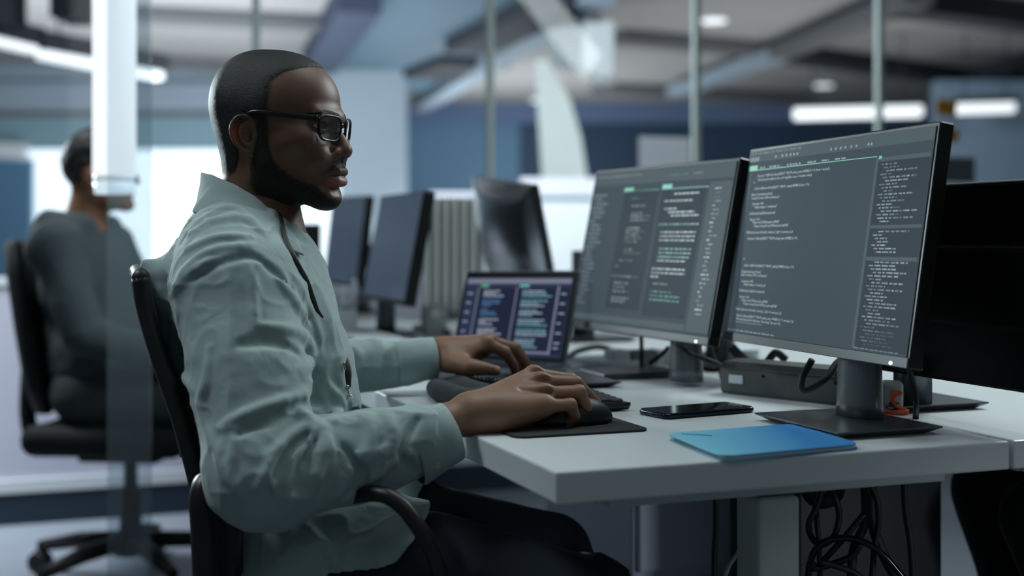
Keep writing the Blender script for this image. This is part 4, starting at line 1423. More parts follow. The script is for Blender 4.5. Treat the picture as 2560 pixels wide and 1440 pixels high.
M_hair = hair_mat('hair_black', rgb(24, 23, 22), 0.48, 0.55, 800, 0.34)
M_beard = hair_mat('beard_black', rgb(26, 23, 21), 0.6, 0.6, 600, 0.3)
M_shirt = mat('shirt_chambray', rgb(146, 165, 165), 0.85, sheen=0.2)
def cloth_nodes(m, c, weave=1300, crease=20):
    """linen: fine weave, slubs and small sharp creases"""
    nt = m.node_tree; pb = nt.nodes['Principled BSDF']; N = nt.nodes.new; K = nt.links.new
    tc = N('ShaderNodeTexCoord')
    def noise(sc, det, dist=0.0):
        n = N('ShaderNodeTexNoise'); n.inputs['Scale'].default_value = sc; n.inputs['Detail'].default_value = det; n.inputs['Distortion'].default_value = dist
        K(tc.outputs['Object'], n.inputs['Vector']); return n
    def math_(op, a, b):
        q = N('ShaderNodeMath'); q.operation = op
        for i, v in enumerate((a, b)):
            if isinstance(v, (int, float)): q.inputs[i].default_value = v
            else: K(v, q.inputs[i])
        return q.outputs[0]
    n1, n2, n3 = noise(crease, 2, 0.3), noise(weave, 2), noise(70, 3)
    rid = math_('ABSOLUTE', math_('SUBTRACT', n1.outputs['Fac'], 0.5), 0.0)
    rid = math_('MINIMUM', math_('MULTIPLY', rid, 7.0), 1.0)
    b1 = N('ShaderNodeBump'); b1.inputs['Strength'].default_value = 0.16; b1.inputs['Distance'].default_value = 0.0035
    K(rid, b1.inputs['Height'])
    b2 = N('ShaderNodeBump'); b2.inputs['Strength'].default_value = 0.35; b2.inputs['Distance'].default_value = 0.0010
    K(n2.outputs['Fac'], b2.inputs['Height']); K(b1.outputs['Normal'], b2.inputs['Normal']); K(b2.outputs['Normal'], pb.inputs['Normal'])
    mx = N('ShaderNodeMix'); mx.data_type = 'RGBA'
    mx.inputs['A'].default_value = tuple(v * 0.80 for v in c[:3]) + (1,); mx.inputs['B'].default_value = tuple(v * 1.18 for v in c[:3]) + (1,)
    K(math_('ADD', math_('MULTIPLY', n2.outputs['Fac'], 0.6), math_('MULTIPLY', n3.outputs['Fac'], 0.4)), mx.inputs['Factor'])
    K(mx.outputs['Result'], pb.inputs['Base Color'])


cloth_nodes(M_shirt, rgb(146, 165, 165))
M_jeans = noisy(mat('jeans_navy', rgb(20, 29, 40), 0.85), 40, 0.35, bump=0.25, bump_scale=260)


def set_tone(o, colors):
    me = o.data
    a = me.attributes.new('tone', 'FLOAT_COLOR', 'POINT')
    c = np.ones((len(me.vertices), 4), np.float32)
    c[:, :3] = colors
    a.data.foreach_set('color', c.ravel())


def set_cover(o, c):
    a = o.data.attributes.new('cover', 'FLOAT', 'POINT')
    a.data.foreach_set('value', np.asarray(c, np.float32))


# ---- head, in its own frame: millimetres, x to the nose, y to the left ear, z up, origin between the ears
TH = math.radians(15)
HC = np.array([-0.3544, 1.86, 1.1496])
HR = np.array([[math.cos(TH), math.sin(TH), 0], [-math.sin(TH), math.cos(TH), 0], [0, 0, 1.0]])    # columns x, y, z


def warp(p):
    q = np.array(p, float)
    q[:, 0] = np.where(q[:, 0] > 0, q[:, 0] / 1.0, q[:, 0] / 0.91)
    return q


def unwarp(p):
    q = np.array(p, float).reshape(-1, 3)
    q[:, 0] = np.where(q[:, 0] > 0, q[:, 0] * 1.0, q[:, 0] * 0.91)
    return q


def H2W(p, un=True):
    q = unwarp(p) if un else np.array(p, float).reshape(-1, 3)
    return HC + (q * 0.001) @ HR.T


def W_(f):
    return lambda p: f(warp(p))


def rotm(ax, deg):
    return np.array(Matrix.Rotation(math.radians(deg), 3, ax))


skull = Field()
def add(f, k): skull.u(W_(f), k)
def cut(f, k): skull.s(W_(f), k)
add(p_ell((0, 0, 38), (92, 74, 88.5)), 0)
add(p_ell((-32, 0, 58), (58, 64, 60)), 25)
add(p_ell((36, 0, 50), (67, 66, 62)), 25)
add(p_cap((-14, 0, -10), (-28, 0, -170), 57, 60), 30)           # neck
add(p_ell((50, 0, -28), (56, 54, 66)), 25)                       # face
for s in (-1, 1):
    add(p_cap((16, s * 44, -58), (82, s * 16, -84), 20, 18), 18) # jaw
    add(p_ell((60, s * 44, -8), (30, 22, 20)), 22)               # cheekbone
    add(p_cap((102, s * 8, 27), (93, s * 40, 29), 10, 9), 14)     # brow ridge
    add(p_cap((-6, s * 62, 0), (20, s * 58, -40), 14), 20)
add(p_ell((90, 0, -88), (19, 24, 17)), 14)                       # chin
for s in (-1, 1):
    cut(p_ell((111, s * 33, 10), (17, 19, 13), rotm('Z', s * 18)), 10)
    add(p_ell((84, s * 33, 13), (13.8, 15, 13)), 5)            # lids
    add(p_line([(97.5, s * 20, 15), (99, s * 30, 20.5), (92, s * 44, 15)], [3.2, 3.4, 2.6]), 4)
    add(p_line([(97, s * 20, 10), (97.5, s * 31, 6), (91, s * 44, 11)], [2.6, 3.0, 2.2]), 4)
for s in (-1, 1):
    cut(p_ell((98, s * 34, 12.6), (17, 16, 4.3), rotm('Z', s * 22)), 1.5)
add(p_line([(99, 0, 24), (101, 0, 10), (111, 0, -6), (117, 0, -18)], [9, 7.5, 8.5, 9.5]), 9)
add(p_ell((116.5, 0, -22), (10.5, 12, 10.5)), 6)
for s in (-1, 1):
    add(p_ell((105, s * 14, -25), (12.5, 8.5, 9)), 6)
    add(p_ell((88, s * 30, -32), (16, 16, 18)), 16)
    cut(p_ell((113, s * 7.5, -34.5), (6.5, 3.6, 4.5)), 3)
    cut(p_line([(107, s * 20, -18), (103, s * 23, -28), (98, s * 28, -38)], 1.6), 7)
add(p_ell((101, 0, -41), (11, 26, 14)), 12)                      # upper lip base
add(p_line([(98, -25, -57), (111, -12, -51), (112.5, -4, -49.5), (112.3, 0, -50.3), (112.5, 4, -49.5), (111, 12, -51), (98, 25, -57)], [3.5, 6.0, 6.0, 6.0, 6.0, 6.0, 3.5]), 5)
add(p_line([(98, -23, -60), (109, -11, -65), (111, 0, -66.2), (109, 11, -65), (98, 23, -60)], [3.5, 7.4, 8.0, 7.4, 3.5]), 5)
cut(p_line([(103, -25, -57.5), (114, -12, -57.6), (117.5, 0, -58.2), (114, 12, -57.6), (103, 25, -57.5)], 0.5), 2.0)
cut(p_line([(112, 0, -36), (114, 0, -42)], 2.0), 5)
cut(p_line([(110, -14, -80), (113, 0, -79.5), (110, 14, -80)], 3.5), 8)
add(p_cap((24, 0, -120), (26, 0, -128), 17, 14), 14)             # throat

bare = Field(); bare.ops = list(skull.ops)                       # the head without ears


def ears(fld):
    for s in (-1, 1):
        Rx = rotm('Z', -s * 24) @ rotm('Y', -10)
        c0 = np.array([-1, s * 75, -2.0])

        def E(x, z, y=0.0):
            return c0 + Rx @ np.array([x, s * y, z])
        fld.u(p_ell(E(-3, 1, -1), (17, 4.2, 24), Rx), 5)
        rim = [E(11, 8, -4), E(11, 17, 0), E(4, 26, 3), (E(-6, 27, 4)), E(-15, 20, 4.5), E(-19, 8, 4.5), E(-17, -5, 4), E(-11, -17, 3), E(-3, -25, 2), E(5, -27, 0), E(9, -20, -2)]
        rim = [np.array(q) for q in smooth_path(rim, 4)]
        fld.u(p_line(rim, list(np.interp(np.linspace(0, 1, len(rim)), [0, .3, .7, 1], [3.0, 3.4, 3.2, 4.0]))), 2.5)
        anti = [E(3, 17, 3), E(-5, 14, 3.5), (E(-9, 4, 4)), E(-7, -7, 4), E(-1, -14, 3)]
        anti = [np.array(q) for q in smooth_path(anti, 4)]
        fld.u(p_line(anti, 2.6), 2.5)
        fld.s(p_ell(E(2, -1, 5), (7.5, 5.5, 10), Rx), 2.5)
        fld.s(p_line([E(4, 21, 5), E(-8, 20, 6), E(-13.5, 8, 6.5), E(-12, -6, 6)], 2.2), 2.5)
        fld.u(p_ell(E(10, -4, 2), (3.6, 3.5, 6), Rx), 3)          # tragus
        fld.u(p_ell(E(3, -20, 1), (7.5, 3.6, 7), Rx), 4)          # lobe


ears(skull)
hv, hq = skull.mesh((-112, -98, -165), (148, 98, 140), 1.7)
hvw = HC + (hv * 0.001) @ HR.T
hu = warp(hv)                                                     # coordinates in the unwarped frame


def seg(x, pts):
    a = np.array(pts, float)
    return np.interp(x, a[:, 0], a[:, 1])


def hair_h(q):
    X, Y, Z = q[:, 0], np.abs(q[:, 1]), q[:, 2]
    front = seg(Z, [(-70, -28), (-26, -22), (-18, 24), (20, 26), (44, 27), (60, 29), (75, 31), (88, 46), (98, 72), (106, 90), (140, 120)]) - X
    low = Z - seg(X, [(-120, -52), (-32, -50), (-22, -30), (-18, 16), (0, 27), (12, 22), (17, -20), (30, -26), (45, 20)])
    return np.minimum(front, low)


def beard_h(q):
    X, Y, Z = q[:, 0], np.abs(q[:, 1]), q[:, 2]
    up = seg(X, [(-20, -62), (8, -40), (15, -5), (27, -8), (33, -32), (40, -50), (54, -62), (70, -70), (86, -76), (95, -84), (102, -93), (115, -98)]) - Z
    low = Z - seg(X, [(-20, -60), (10, -88), (40, -112), (80, -116)])
    bk = X - seg(Z, [(-110, 20), (-70, 0), (-40, 4), (0, 6)])
    main = np.minimum(np.minimum(up, low), bk)
    mous = np.minimum(np.minimum(-38.5 - Z, Z + 47 + 0.14 * Y), np.minimum(X - 90, 25 - Y)) * 1.2 - 2
    side = np.minimum(np.minimum(np.minimum(-46 - Z + 0.0 * X, 38 - np.abs(Y)), Y - 24), X - 76)
    return np.maximum(main, mous)


earf = Field()
ears(earf)


def shell(h, t_in, edge, nscale, namp, seed):
    hh = np.minimum(h(hu), (earf(hv) - 5) * 5)
    m = hh > -edge * 1.2
    v, q = keep_faces(hv, hq, m)
    p = warp(v)
    g = 0.4
    grad = np.stack([bare(v + np.eye(3)[i] * g) - bare(v - np.eye(3)[i] * g) for i in range(3)], 1)
    grad /= np.maximum(np.linalg.norm(grad, axis=1), 1e-6)[:, None]
    t = -0.5 + (t_in + 0.5) * sstep(-edge, edge, h(p)) + vnoise(v, nscale, seed) * namp
    cov = 0.02 + 1.02 * sstep(-edge * 0.75, edge * 0.6, h(p))
    return HC + ((v + grad * t[:, None]) * 0.001) @ HR.T, q, cov


# ---- hands, in the room
def hand(f, wrist, arm, mcps, fingers, thumb, heel, palm_r, pinky_side=None):
    f.u(p_cap(arm, wrist, 0.029, 0.0245), 0)
    for m_, r in zip(mcps, (0.0135, 0.0135, 0.013, 0.0125)):
        f.u(p_cap(np.array(wrist) * 0.9 + np.array(m_) * 0.1, m_, palm_r, r * 0.92), 0.016)
    for fg, sc in zip(fingers, (1.0, 1.02, 0.97, 0.86)):
        pts = [np.array(q) for q in fg]
        f.u(p_line(pts, [0.0112 * sc, 0.0098 * sc, 0.0090 * sc, 0.0074 * sc]), 0.004)
        f.u(p_ell(pts[1], (0.0106 * sc,) * 3), 0.004)
    for m_ in mcps:
        f.u(p_ell(np.array(m_) + np.array([0, 0, 0.003]), (0.0105,) * 3), 0.008)
    f.u(p_line([np.array(q) for q in thumb], [0.019, 0.0155, 0.0115, 0.0085]), 0.012)
    for h_, r in heel:
        f.u(p_ell(h_, r), 0.016)


rw = np.array(P(1160, 1040, 1.705)); ra = np.array(P(1040, 1085, 1.665))
r_mcp = [np.array(P(1335, 938, 1.795)), np.array(P(1352, 955, 1.770)), np.array(P(1362, 985, 1.748)), np.array(P(1362, 1015, 1.730))]
r_fin = [[r_mcp[0], P(1425, 950, 1.815), P(1463, 982, 1.828), P(1488, 1004, 1.835)],
         [r_mcp[1], P(1438, 958, 1.788), P(1474, 992, 1.795), P(1496, 1016, 1.797)],
         [r_mcp[2], P(1448, 980, 1.758), P(1466, 1020, 1.763), P(1461, 1056, 1.762)],
         [r_mcp[3], P(1426, 1012, 1.734), P(1437, 1041, 1.742), P(1420, 1061, 1.748)]]
r_thumb = [P(1215, 1030, 1.755), P(1290, 1030, 1.800), P(1345, 1040, 1.825), P(1390, 1045, 1.832)]
Rdir = np.array(RD)
rh = Field()
hand(rh, rw, ra, r_mcp, r_fin, r_thumb, [(P(1250, 1035, 1.715), (0.036, 0.022, 0.024)), (P(1300, 1020, 1.735), (0.04, 0.026, 0.02))], 0.0215)
for a_, b_2 in ((0, 1), (1, 2), (2, 3)):
    rh.s(p_line([(r_mcp[a_] + r_mcp[b_2]) / 2 + np.array([0.006, 0.002, 0.010]), (r_mcp[a_] + r_mcp[b_2]) / 2 + np.array([-0.03, -0.012, 0.016])], 0.003), 0.010)
for k in range(4):                                                # tendons on the back of the hand
    rh.u(p_line([r_mcp[k] + np.array([-0.004, -0.002, 0.0055]), r_mcp[k] * 0.45 + rw * 0.55 + np.array([0, 0, 0.0115])], [0.0042, 0.0034]), 0.008)

lw = np.array(P(1100, 888, 2.150)); la = np.array(P(1010, 900, 2.135))
l_mcp = [np.array(P(1213, 857, 2.165)), np.array(P(1222, 853, 2.190)), np.array(P(1226, 856, 2.215)), np.array(P(1222, 862, 2.235))]
l_fin = [[l_mcp[0], P(1262, 880, 2.180), P(1282, 910, 2.195), P(1290, 934, 2.205)],
         [l_mcp[1], P(1283, 870, 2.215), P(1308, 902, 2.235), P(1318, 930, 2.245)],
         [l_mcp[2], P(1290, 872, 2.245), P(1313, 903, 2.270), P(1322, 926, 2.280)],
         [l_mcp[3], P(1270, 878, 2.265), P(1292, 903, 2.285), P(1300, 922, 2.295)]]
l_thumb = [P(1125, 905, 2.130), P(1172, 918, 2.112), P(1212, 921, 2.115), P(1240, 926, 2.122)]
lh = Field()
hand(lh, lw, la, l_mcp, l_fin, l_thumb, [(P(1150, 890, 2.155), (0.034, 0.026, 0.022)), (P(1180, 880, 2.175), (0.034, 0.030, 0.018))], 0.022)
lh.s(p_ell(P(1215, 900, 2.15), (0.02, 0.03, 0.012)), 0.012)

rv, rq = rh.mesh((-0.21, 1.60, 0.66), (0.16, 1.88, 0.86), 0.0017)
lv, lq = lh.mesh((-0.25, 2.06, 0.73), (0.06, 2.34, 0.87), 0.0019)

# ---- torso, arms and legs
TF = np.array([0.966, 0.259, 0]); TRt = np.array([0.259, -0.966, 0])            # facing, to his right
TR_ = np.stack([TF, -TRt, np.array([0, 0, 1.0])], 1)
S_R = np.array(P(592, 735, 1.705)); E_R = np.array(P(655, 1185, 1.605)); W_R = np.array(P(1125, 1080, 1.690))
S_L = np.array([-0.415, 2.03, 0.945]); E_L = np.array(P(770, 930, 2.13)); W_L = np.array(P(1082, 897, 2.145))
hipR, kneeR = np.array([-0.31, 1.765, 0.555]), np.array([0.09, 1.630, 0.525])
hipL, kneeL = np.array([-0.345, 1.955, 0.550]), np.array([0.065, 2.085, 0.485])
ankR, ankL = np.array([0.15, 1.62, 0.10]), np.array([0.20, 2.12, 0.10])

body = Field()
body.u(p_ell((-0.392, 1.87, 0.90), (0.105, 0.145, 0.16), TR_), 0)
body.u(p_cap(S_R, S_L, 0.055), 0.05)
body.u(p_ell((-0.347, 1.87, 0.70), (0.092, 0.135, 0.19), TR_), 0.05)
body.u(p_ell((-0.318, 1.87, 0.57), (0.105, 0.155, 0.11), TR_), 0.05)
body.u(p_cap((-0.385, 1.87, 0.98), (-0.370, 1.868, 1.06), 0.066, 0.055), 0.05)
for s_, e_, w_ in ((S_R, E_R, ra), (S_L, E_L, la)):
    body.u(p_line([s_, e_, w_], [0.050, 0.042, 0.028]), 0.02)
for h_, k_, a_ in ((hipR, kneeR, ankR), (hipL, kneeL, ankL)):
    body.u(p_line([h_, k_, a_], [0.085, 0.056, 0.042]), 0.03)
    body.u(p_cap(a_ - [0.03, 0, 0.05], a_ + [0.14, 0.02, -0.06], 0.035, 0.028), 0.02)
bv, bq = body.mesh((-0.60, 1.45, 0.0), (0.45, 2.30, 1.12), 0.008)
bv = relax(bv, bq, 1)

man = thing('person', 'man in glasses and pale green shirt, seated at the desk using a mouse', 'person', (-0.33, 1.87, 0.0))

skin0 = np.array(rgb(106, 76, 60)[:3])
lip_up = np.array(rgb(104, 66, 60)[:3]); lip_lo = np.array(rgb(148, 94, 88)[:3])


def mixc(c, m, d):
    return c * (1 - m[:, None]) + np.array(d) * m[:, None]


hc = np.tile(skin0, (len(hv), 1))
hc *= (1 + 0.12 * vnoise(hv, 0.03, 5) + 0.06 * vnoise(hv, 0.15, 6))[:, None]
X, Y, Z = hu[:, 0], np.abs(hu[:, 1]), hu[:, 2]
m_low = sstep(-59.0, -60.5, Z) * sstep(-75.5, -73, Z) * sstep(26, 21, Y) * sstep(94, 99, X)
m_up = sstep(-58.5, -57, Z) * sstep(-44.5 - 0.25 * 0, -46.5, Z - 0.30 * Y) * sstep(26, 21, Y) * sstep(94, 99, X)
hc = mixc(hc, m_up * 0.8, lip_up)
hc = mixc(hc, m_low * 0.9, lip_lo)
hc = mixc(hc, 0.8 * sstep(8, -8, np.linalg.norm((hu - [-16, 0, 2]) * [1, 0, 0.8], axis=1) - 10) * sstep(66, 74, Y), rgb(158, 80, 66)[:3])
seam = sstep(1.6, 0.4, np.abs(Z + 57.6)) * sstep(26, 22, Y) * sstep(98, 102, X)
hc = mixc(hc, seam * 0.85, rgb(30, 16, 14)[:3])


stub = np.maximum(sstep(-18, 3, beard_h(hu)), sstep(-13, 3, hair_h(hu)))
hc = mixc(hc, stub * 0.72 * (1 - m_low) * (1 - m_up), rgb(34, 28, 25)[:3])


def hand_tone(v, tips):
    c = np.tile(np.array(rgb(134, 100, 80)[:3]), (len(v), 1))
    c *= (1 + 0.10 * vnoise(v, 50, 3))[:, None]
    for tip, prev, upv in tips:
        t_ = np.array(tip); d_ = t_ - np.array(prev); d_ /= np.linalg.norm(d_)
        up_ = np.array(upv) - d_ * (np.array(upv) @ d_); up_ /= np.linalg.norm(up_)
        ctr = t_ + up_ * 0.0055 + d_ * 0.001
        r_ = v - ctr
        sd = np.cross(d_, up_)
        e = np.sqrt((r_ @ d_ / 0.0065) ** 2 + (r_ @ sd / 0.0052) ** 2 + (r_ @ up_ / 0.006) ** 2)
        c = mixc(c, sstep(1.15, 0.85, e), rgb(172, 132, 112)[:3])
    return c


rc = hand_tone(rv, [(f_[3], f_[2], (0.5, -0.1, 0.9)) for f_ in r_fin])
lc = hand_tone(lv, [(f_[3], f_[2], (0.8, 0, 0.6)) for f_ in l_fin] + [(l_thumb[3], l_thumb[2], (0.25, -0.9, 0.35))])
allv = np.concatenate([hvw, rv, lv, bv])
o1 = len(hvw); o2 = o1 + len(rv); o3 = o2 + len(lv)
allq = np.concatenate([hq, rq + o1, lq + o2, bq + o3])
bo = from_arrays('body', allv, allq, M_skin, man)
set_tone(bo, np.concatenate([hc, rc, lc, np.tile(skin0, (len(bv), 1))]))

v_, q_, c_ = shell(hair_h, 1.9, 16.0, 0.5, 0.16, 1)
set_cover(from_arrays('hair', v_, q_, M_hair, man), c_)
v_, q_, c_ = shell(beard_h, 0.9, 22.0, 0.5, 0.15, 2)
set_cover(from_arrays('beard', v_, q_, M_beard, man), c_)

# eyes and brows
M_eyewhite = mat('eye_white', rgb(222, 214, 204), 0.12)
M_iris = mat('iris_brown', rgb(26, 16, 12), 0.08)
for s in (-1, 1):
    c_ = H2W((84.0, s * 33, 13))[0]
    e_ = MB().sphere(c_, 0.0127, None, 28, 20).build('eye', M_eyewhite, man)
    g_ = H2W((84.6 + 9.5, s * 33 + 0.5, 13))[0]
    d_ = Vector(g_ - c_).normalized()
    MB().sphere(Vector(c_) + d_ * 0.0092, (0.0048, 0.0062, 0.0062), d_.to_track_quat('X', 'Z').to_matrix(), 20, 12).build('iris', M_iris, e_)


def brow_h(q):
    pl = np.array([(11, 29.5), (22, 32.5), (40, 33.5), (51, 28)], float)
    yz = np.stack([np.abs(q[:, 1]), q[:, 2]], 1)
    best = np.full(len(q), 1e9)
    for i in range(3):
        a_, b_ = pl[i], pl[i + 1]
        t_ = np.clip(((yz - a_) @ (b_ - a_)) / ((b_ - a_) @ (b_ - a_)), 0, 1)
        best = np.minimum(best, np.linalg.norm(yz - a_ - t_[:, None] * (b_ - a_), axis=1) + 1.2 * (i == 2) * t_)
    return np.where(q[:, 0] > 60, 2.5 - best, -50)


for s in (-1, 1):
    v_, q_, c_ = shell(lambda q: np.where(q[:, 1] * s > 0, brow_h(q), -50), 0.4, 2.6, 0.5, 0.2, 3)
    set_cover(from_arrays('eyebrow', v_, q_, M_beard, man), c_)

# ---- trousers
tr = Field()
for h_, k_, a_ in ((hipR, kneeR, ankR), (hipL, kneeL, ankL)):
    tr.u(p_line([h_, (h_ + k_) / 2 + [0, 0, 0.004], k_, a_], [0.100, 0.090, 0.067, 0.058]), 0.03)
tr.u(p_cap((-0.16, 1.86, 0.50), (-0.02, 1.86, 0.45), 0.07, 0.05), 0.06)
tr.u(p_ell((-0.315, 1.87, 0.57), (0.118, 0.172, 0.12), TR_), 0.04)
for pth, r_ in (([(1090, 1300), (1150, 1370), (1190, 1430)], 0.007), ([(1440, 1380), (1500, 1400), (1560, 1435)], 0.006)):
    tr.u(p_line(trace(tr, pth), r_), 0.02)
tr.off(lambda p: vnoise(p, 18, 8) * 0.0022)
tr.i(lambda p: 0.09 - p[:, 2], 0.004)
tv, tq = tr.mesh((-0.56, 1.50, 0.06), (0.30, 2.26, 0.74), 0.005)
from_arrays('trousers', tv, tq, M_jeans, man)
M_shoe = mat('shoe_black', rgb(24, 24, 26), 0.4)
for a_ in (ankR, ankL):
    f = Field().u(p_cap(a_ - [0.045, 0, 0.045], a_ + [0.15, 0.02, -0.055], 0.044, 0.036), 0).u(p_cap(a_, a_ - [0.01, 0, 0.05], 0.05), 0.02)
    f.i(lambda p: 0.002 - p[:, 2], 0.006).i(lambda p: p[:, 2] - 0.13, 0.004)
    v_, q_ = f.mesh(a_ - [0.12, 0.08, 0.12], a_ + [0.22, 0.09, 0.06], 0.006)
    from_arrays('shoe', v_, q_, M_shoe, man)

# ---- shirt
sh = Field()
sh.u(p_ell((-0.385, 1.87, 0.888), (0.122, 0.165, 0.158), TR_), 0)
sh.u(p_cap(S_R + [0.005, 0.03, 0.012], S_L, 0.066), 0.05)
sh.u(p_line([P(575, 575, 1.83), P(555, 625, 1.76), P(565, 690, 1.72)], [0.040, 0.055, 0.06]), 0.06)
sh.u(p_cap((-0.41, 1.90, 1.00), (-0.42, 2.0, 0.965), 0.045, 0.06), 0.05)
sh.u(p_cap((-0.405, 1.87, 0.97), (-0.395, 1.868, 1.005), 0.074, 0.060), 0.04)
sh.u(p_ell((-0.347, 1.87, 0.70), (0.112, 0.160, 0.20), TR_), 0.06)
sh.u(p_ell((-0.318, 1.87, 0.56), (0.128, 0.185, 0.14), TR_), 0.05)
sh.u(p_line([P(752, 830, 1.82), P(790, 920, 1.82), P(815, 1010, 1.82)], [0.035, 0.038, 0.04]), 0.05)
# near sleeve
mid = (S_R * 0.45 + E_R * 0.55)
sh.u(p_line([S_R + [-0.004, 0, -0.005], mid + [0.002, 0, 0], E_R + [0.006, 0, 0.004]], [0.073, 0.076, 0.068]), 0.035)
fm = E_R * 0.5 + W_R * 0.5
sh.u(p_line([E_R, fm + [0, 0, -0.006], E_R * 0.2 + W_R * 0.8], [0.066, 0.057, 0.047]), 0.03)
# far sleeve
sh.u(p_line([S_L, E_L, E_L * 0.15 + W_L * 0.85], [0.066, 0.046, 0.037]), 0.03)
# tail over the lap


def lap(p):
    xh = seg(p[:, 2], [(0.48, -0.25), (0.570, -0.238), (0.578, -0.185), (0.588, -0.150), (0.615, -0.131), (0.655, -0.108), (0.70, -0.09)])
    return np.maximum(tr(p) - 0.011, (p[:, 0] - xh + (p[:, 1] - 1.70) * 0.03) * 0.8)


sh.u(lap, 0.012)
# flap of cloth standing out over the top of the chair back
for b_2, r_ in (((362, 656), 0.004), ((370, 680), 0.006), ((382, 705), 0.007), ((398, 735), 0.008), ((410, 765), 0.008)):
    sh.u(p_cap(P(445, 700, 1.80), P(*b_2, 1.775), 0.018, r_), 0.02)
sh.u(p_line([P(440, 700, 1.81), P(452, 800, 1.81), P(478, 900, 1.81), P(512, 1010, 1.81)], [0.020, 0.022, 0.022, 0.022]), 0.05)
base_sh = Field(); base_sh.ops = list(sh.ops)


def ridge(path, r, k=0.007, rise=0.12):
    pts = np.array(trace(base_sh, [tuple(q.xy) for q in smooth_path([(x, y, 0) for x, y in path], 4)]))
    g = 0.002
    n = np.stack([base_sh(pts + np.eye(3)[i] * g) - base_sh(pts - np.eye(3)[i] * g) for i in range(3)], 1)
    n /= np.maximum(np.linalg.norm(n, axis=1), 1e-9)[:, None]
    pts = pts - n * r * rise
    L = len(pts)
    rs = [r * (0.35 + 0.65 * math.sin(PI * (i + 0.5) / L)) for i in range(L)]
    sh.u(p_line(pts, rs), k)


def groove(path, r, k=0.010):
    pts = trace(base_sh, [tuple(q.xy) for q in smooth_path([(x, y, 0) for x, y in path], 4)])
    L = len(pts)
    rs = [r * (0.4 + 0.6 * math.sin(PI * (i + 0.5) / L)) for i in range(L)]
    sh.s(p_line(pts, rs), k)


for path, r in (
        ([(497, 560), (562, 527), (612, 540), (650, 580)], 0.006), ([(481, 585), (545, 556), (618, 556), (660, 590)], 0.007), ([(470, 625), (540, 596), (626, 592)], 0.006),
        ([(450, 690), (500, 640), (560, 618), (620, 615)], 0.006), ([(430, 740), (470, 690), (520, 655)], 0.006),
        ([(618, 665), (632, 742), (640, 815)], 0.007), ([(650, 812), (723, 826), (765, 858), (772, 898), (752, 935)], 0.011),
        ([(690, 690), (735, 760), (775, 830)], 0.007), ([(730, 690), (770, 770), (800, 850)], 0.006),
        ([(437, 800), (441, 883), (473, 950), (500, 1010)], 0.007), ([(524, 870), (517, 943), (505, 1010), (528, 1095), (560, 1160)], 0.008),
        ([(556, 1068), (600, 1042), (662, 1018), (762, 985)], 0.009), ([(588, 1105), (577, 1185), (604, 1238)], 0.007), ([(556, 1112), (551, 1150), (565, 1195)], 0.006),
        ([(785, 1061), (745, 1078), (692, 1140), (647, 1220)], 0.009), ([(790, 1070), (732, 1125), (704, 1235)], 0.008), ([(815, 1066), (808, 1140), (762, 1235)], 0.010),
        ([(790, 1050), (758, 1040), (745, 1010)], 0.009), ([(915, 1050), (926, 1110), (887, 1165), (850, 1230)], 0.009), ([(887, 1165), (950, 1135), (1030, 1140)], 0.007),
        ([(960, 1040), (985, 1090), (960, 1130)], 0.006), ([(860, 1250), (950, 1180), (1020, 1130)], 0.006),
        ([(880, 870), (905, 905), (890, 945)], 0.006), ([(935, 850), (960, 880), (955, 925)], 0.006), ([(985, 850), (1010, 885), (1000, 920)], 0.006),
        ([(820, 960), (850, 1010), (830, 1060)], 0.008), ([(845, 900), (850, 960), (880, 1020)], 0.006),
        ([(880, 1350), (940, 1330), (1000, 1290)], 0.006), ([(770, 1320), (810, 1360), (838, 1410)], 0.006), ([(960, 1340), (990, 1300), (1010, 1265)], 0.005)):
    ridge(path, r)
for path, r in (([(489, 694), (545, 660), (602, 643), (642, 647), (682, 680), (722, 722), (765, 800)], 0.0032), ([(600, 1085), (680, 1045), (760, 1005)], 0.007),
                ([(770, 1085), (715, 1135), (672, 1225)], 0.006), ([(800, 1085), (770, 1135), (735, 1230)], 0.006), ([(790, 940), (785, 1000), (800, 1045)], 0.012),
                ([(600, 860), (680, 850), (740, 880)], 0.008), ([(860, 1120), (905, 1180), (900, 1230)], 0.006),
                ([(1045, 1050), (1000, 1130), (1040, 1180)], 0.004)):
    groove(path, r)
sh.off(lambda p: vnoise(p, 14, 1) * 0.0030 + vnoise(p * [1, 1, 1.6], 34, 2) * 0.0012
       - 0.0034 * (1 - np.abs(vnoise(p * [1.0, 1.0, 0.75], 15, 6))) ** 5 - 0.0018 * (1 - np.abs(vnoise(p * [0.8, 1.0, 1.2], 33, 7))) ** 5)
sh.s(p_cap((-0.383, 1.866, 1.01), (-0.375, 1.864, 1.30), 0.058, 0.062), 0.006)     # neck opening
sv, sq = sh.mesh((-0.58, 1.50, 0.44), (0.02, 2.30, 1.12), 0.0030)
from_arrays('shirt', sv, sq, M_shirt, man)


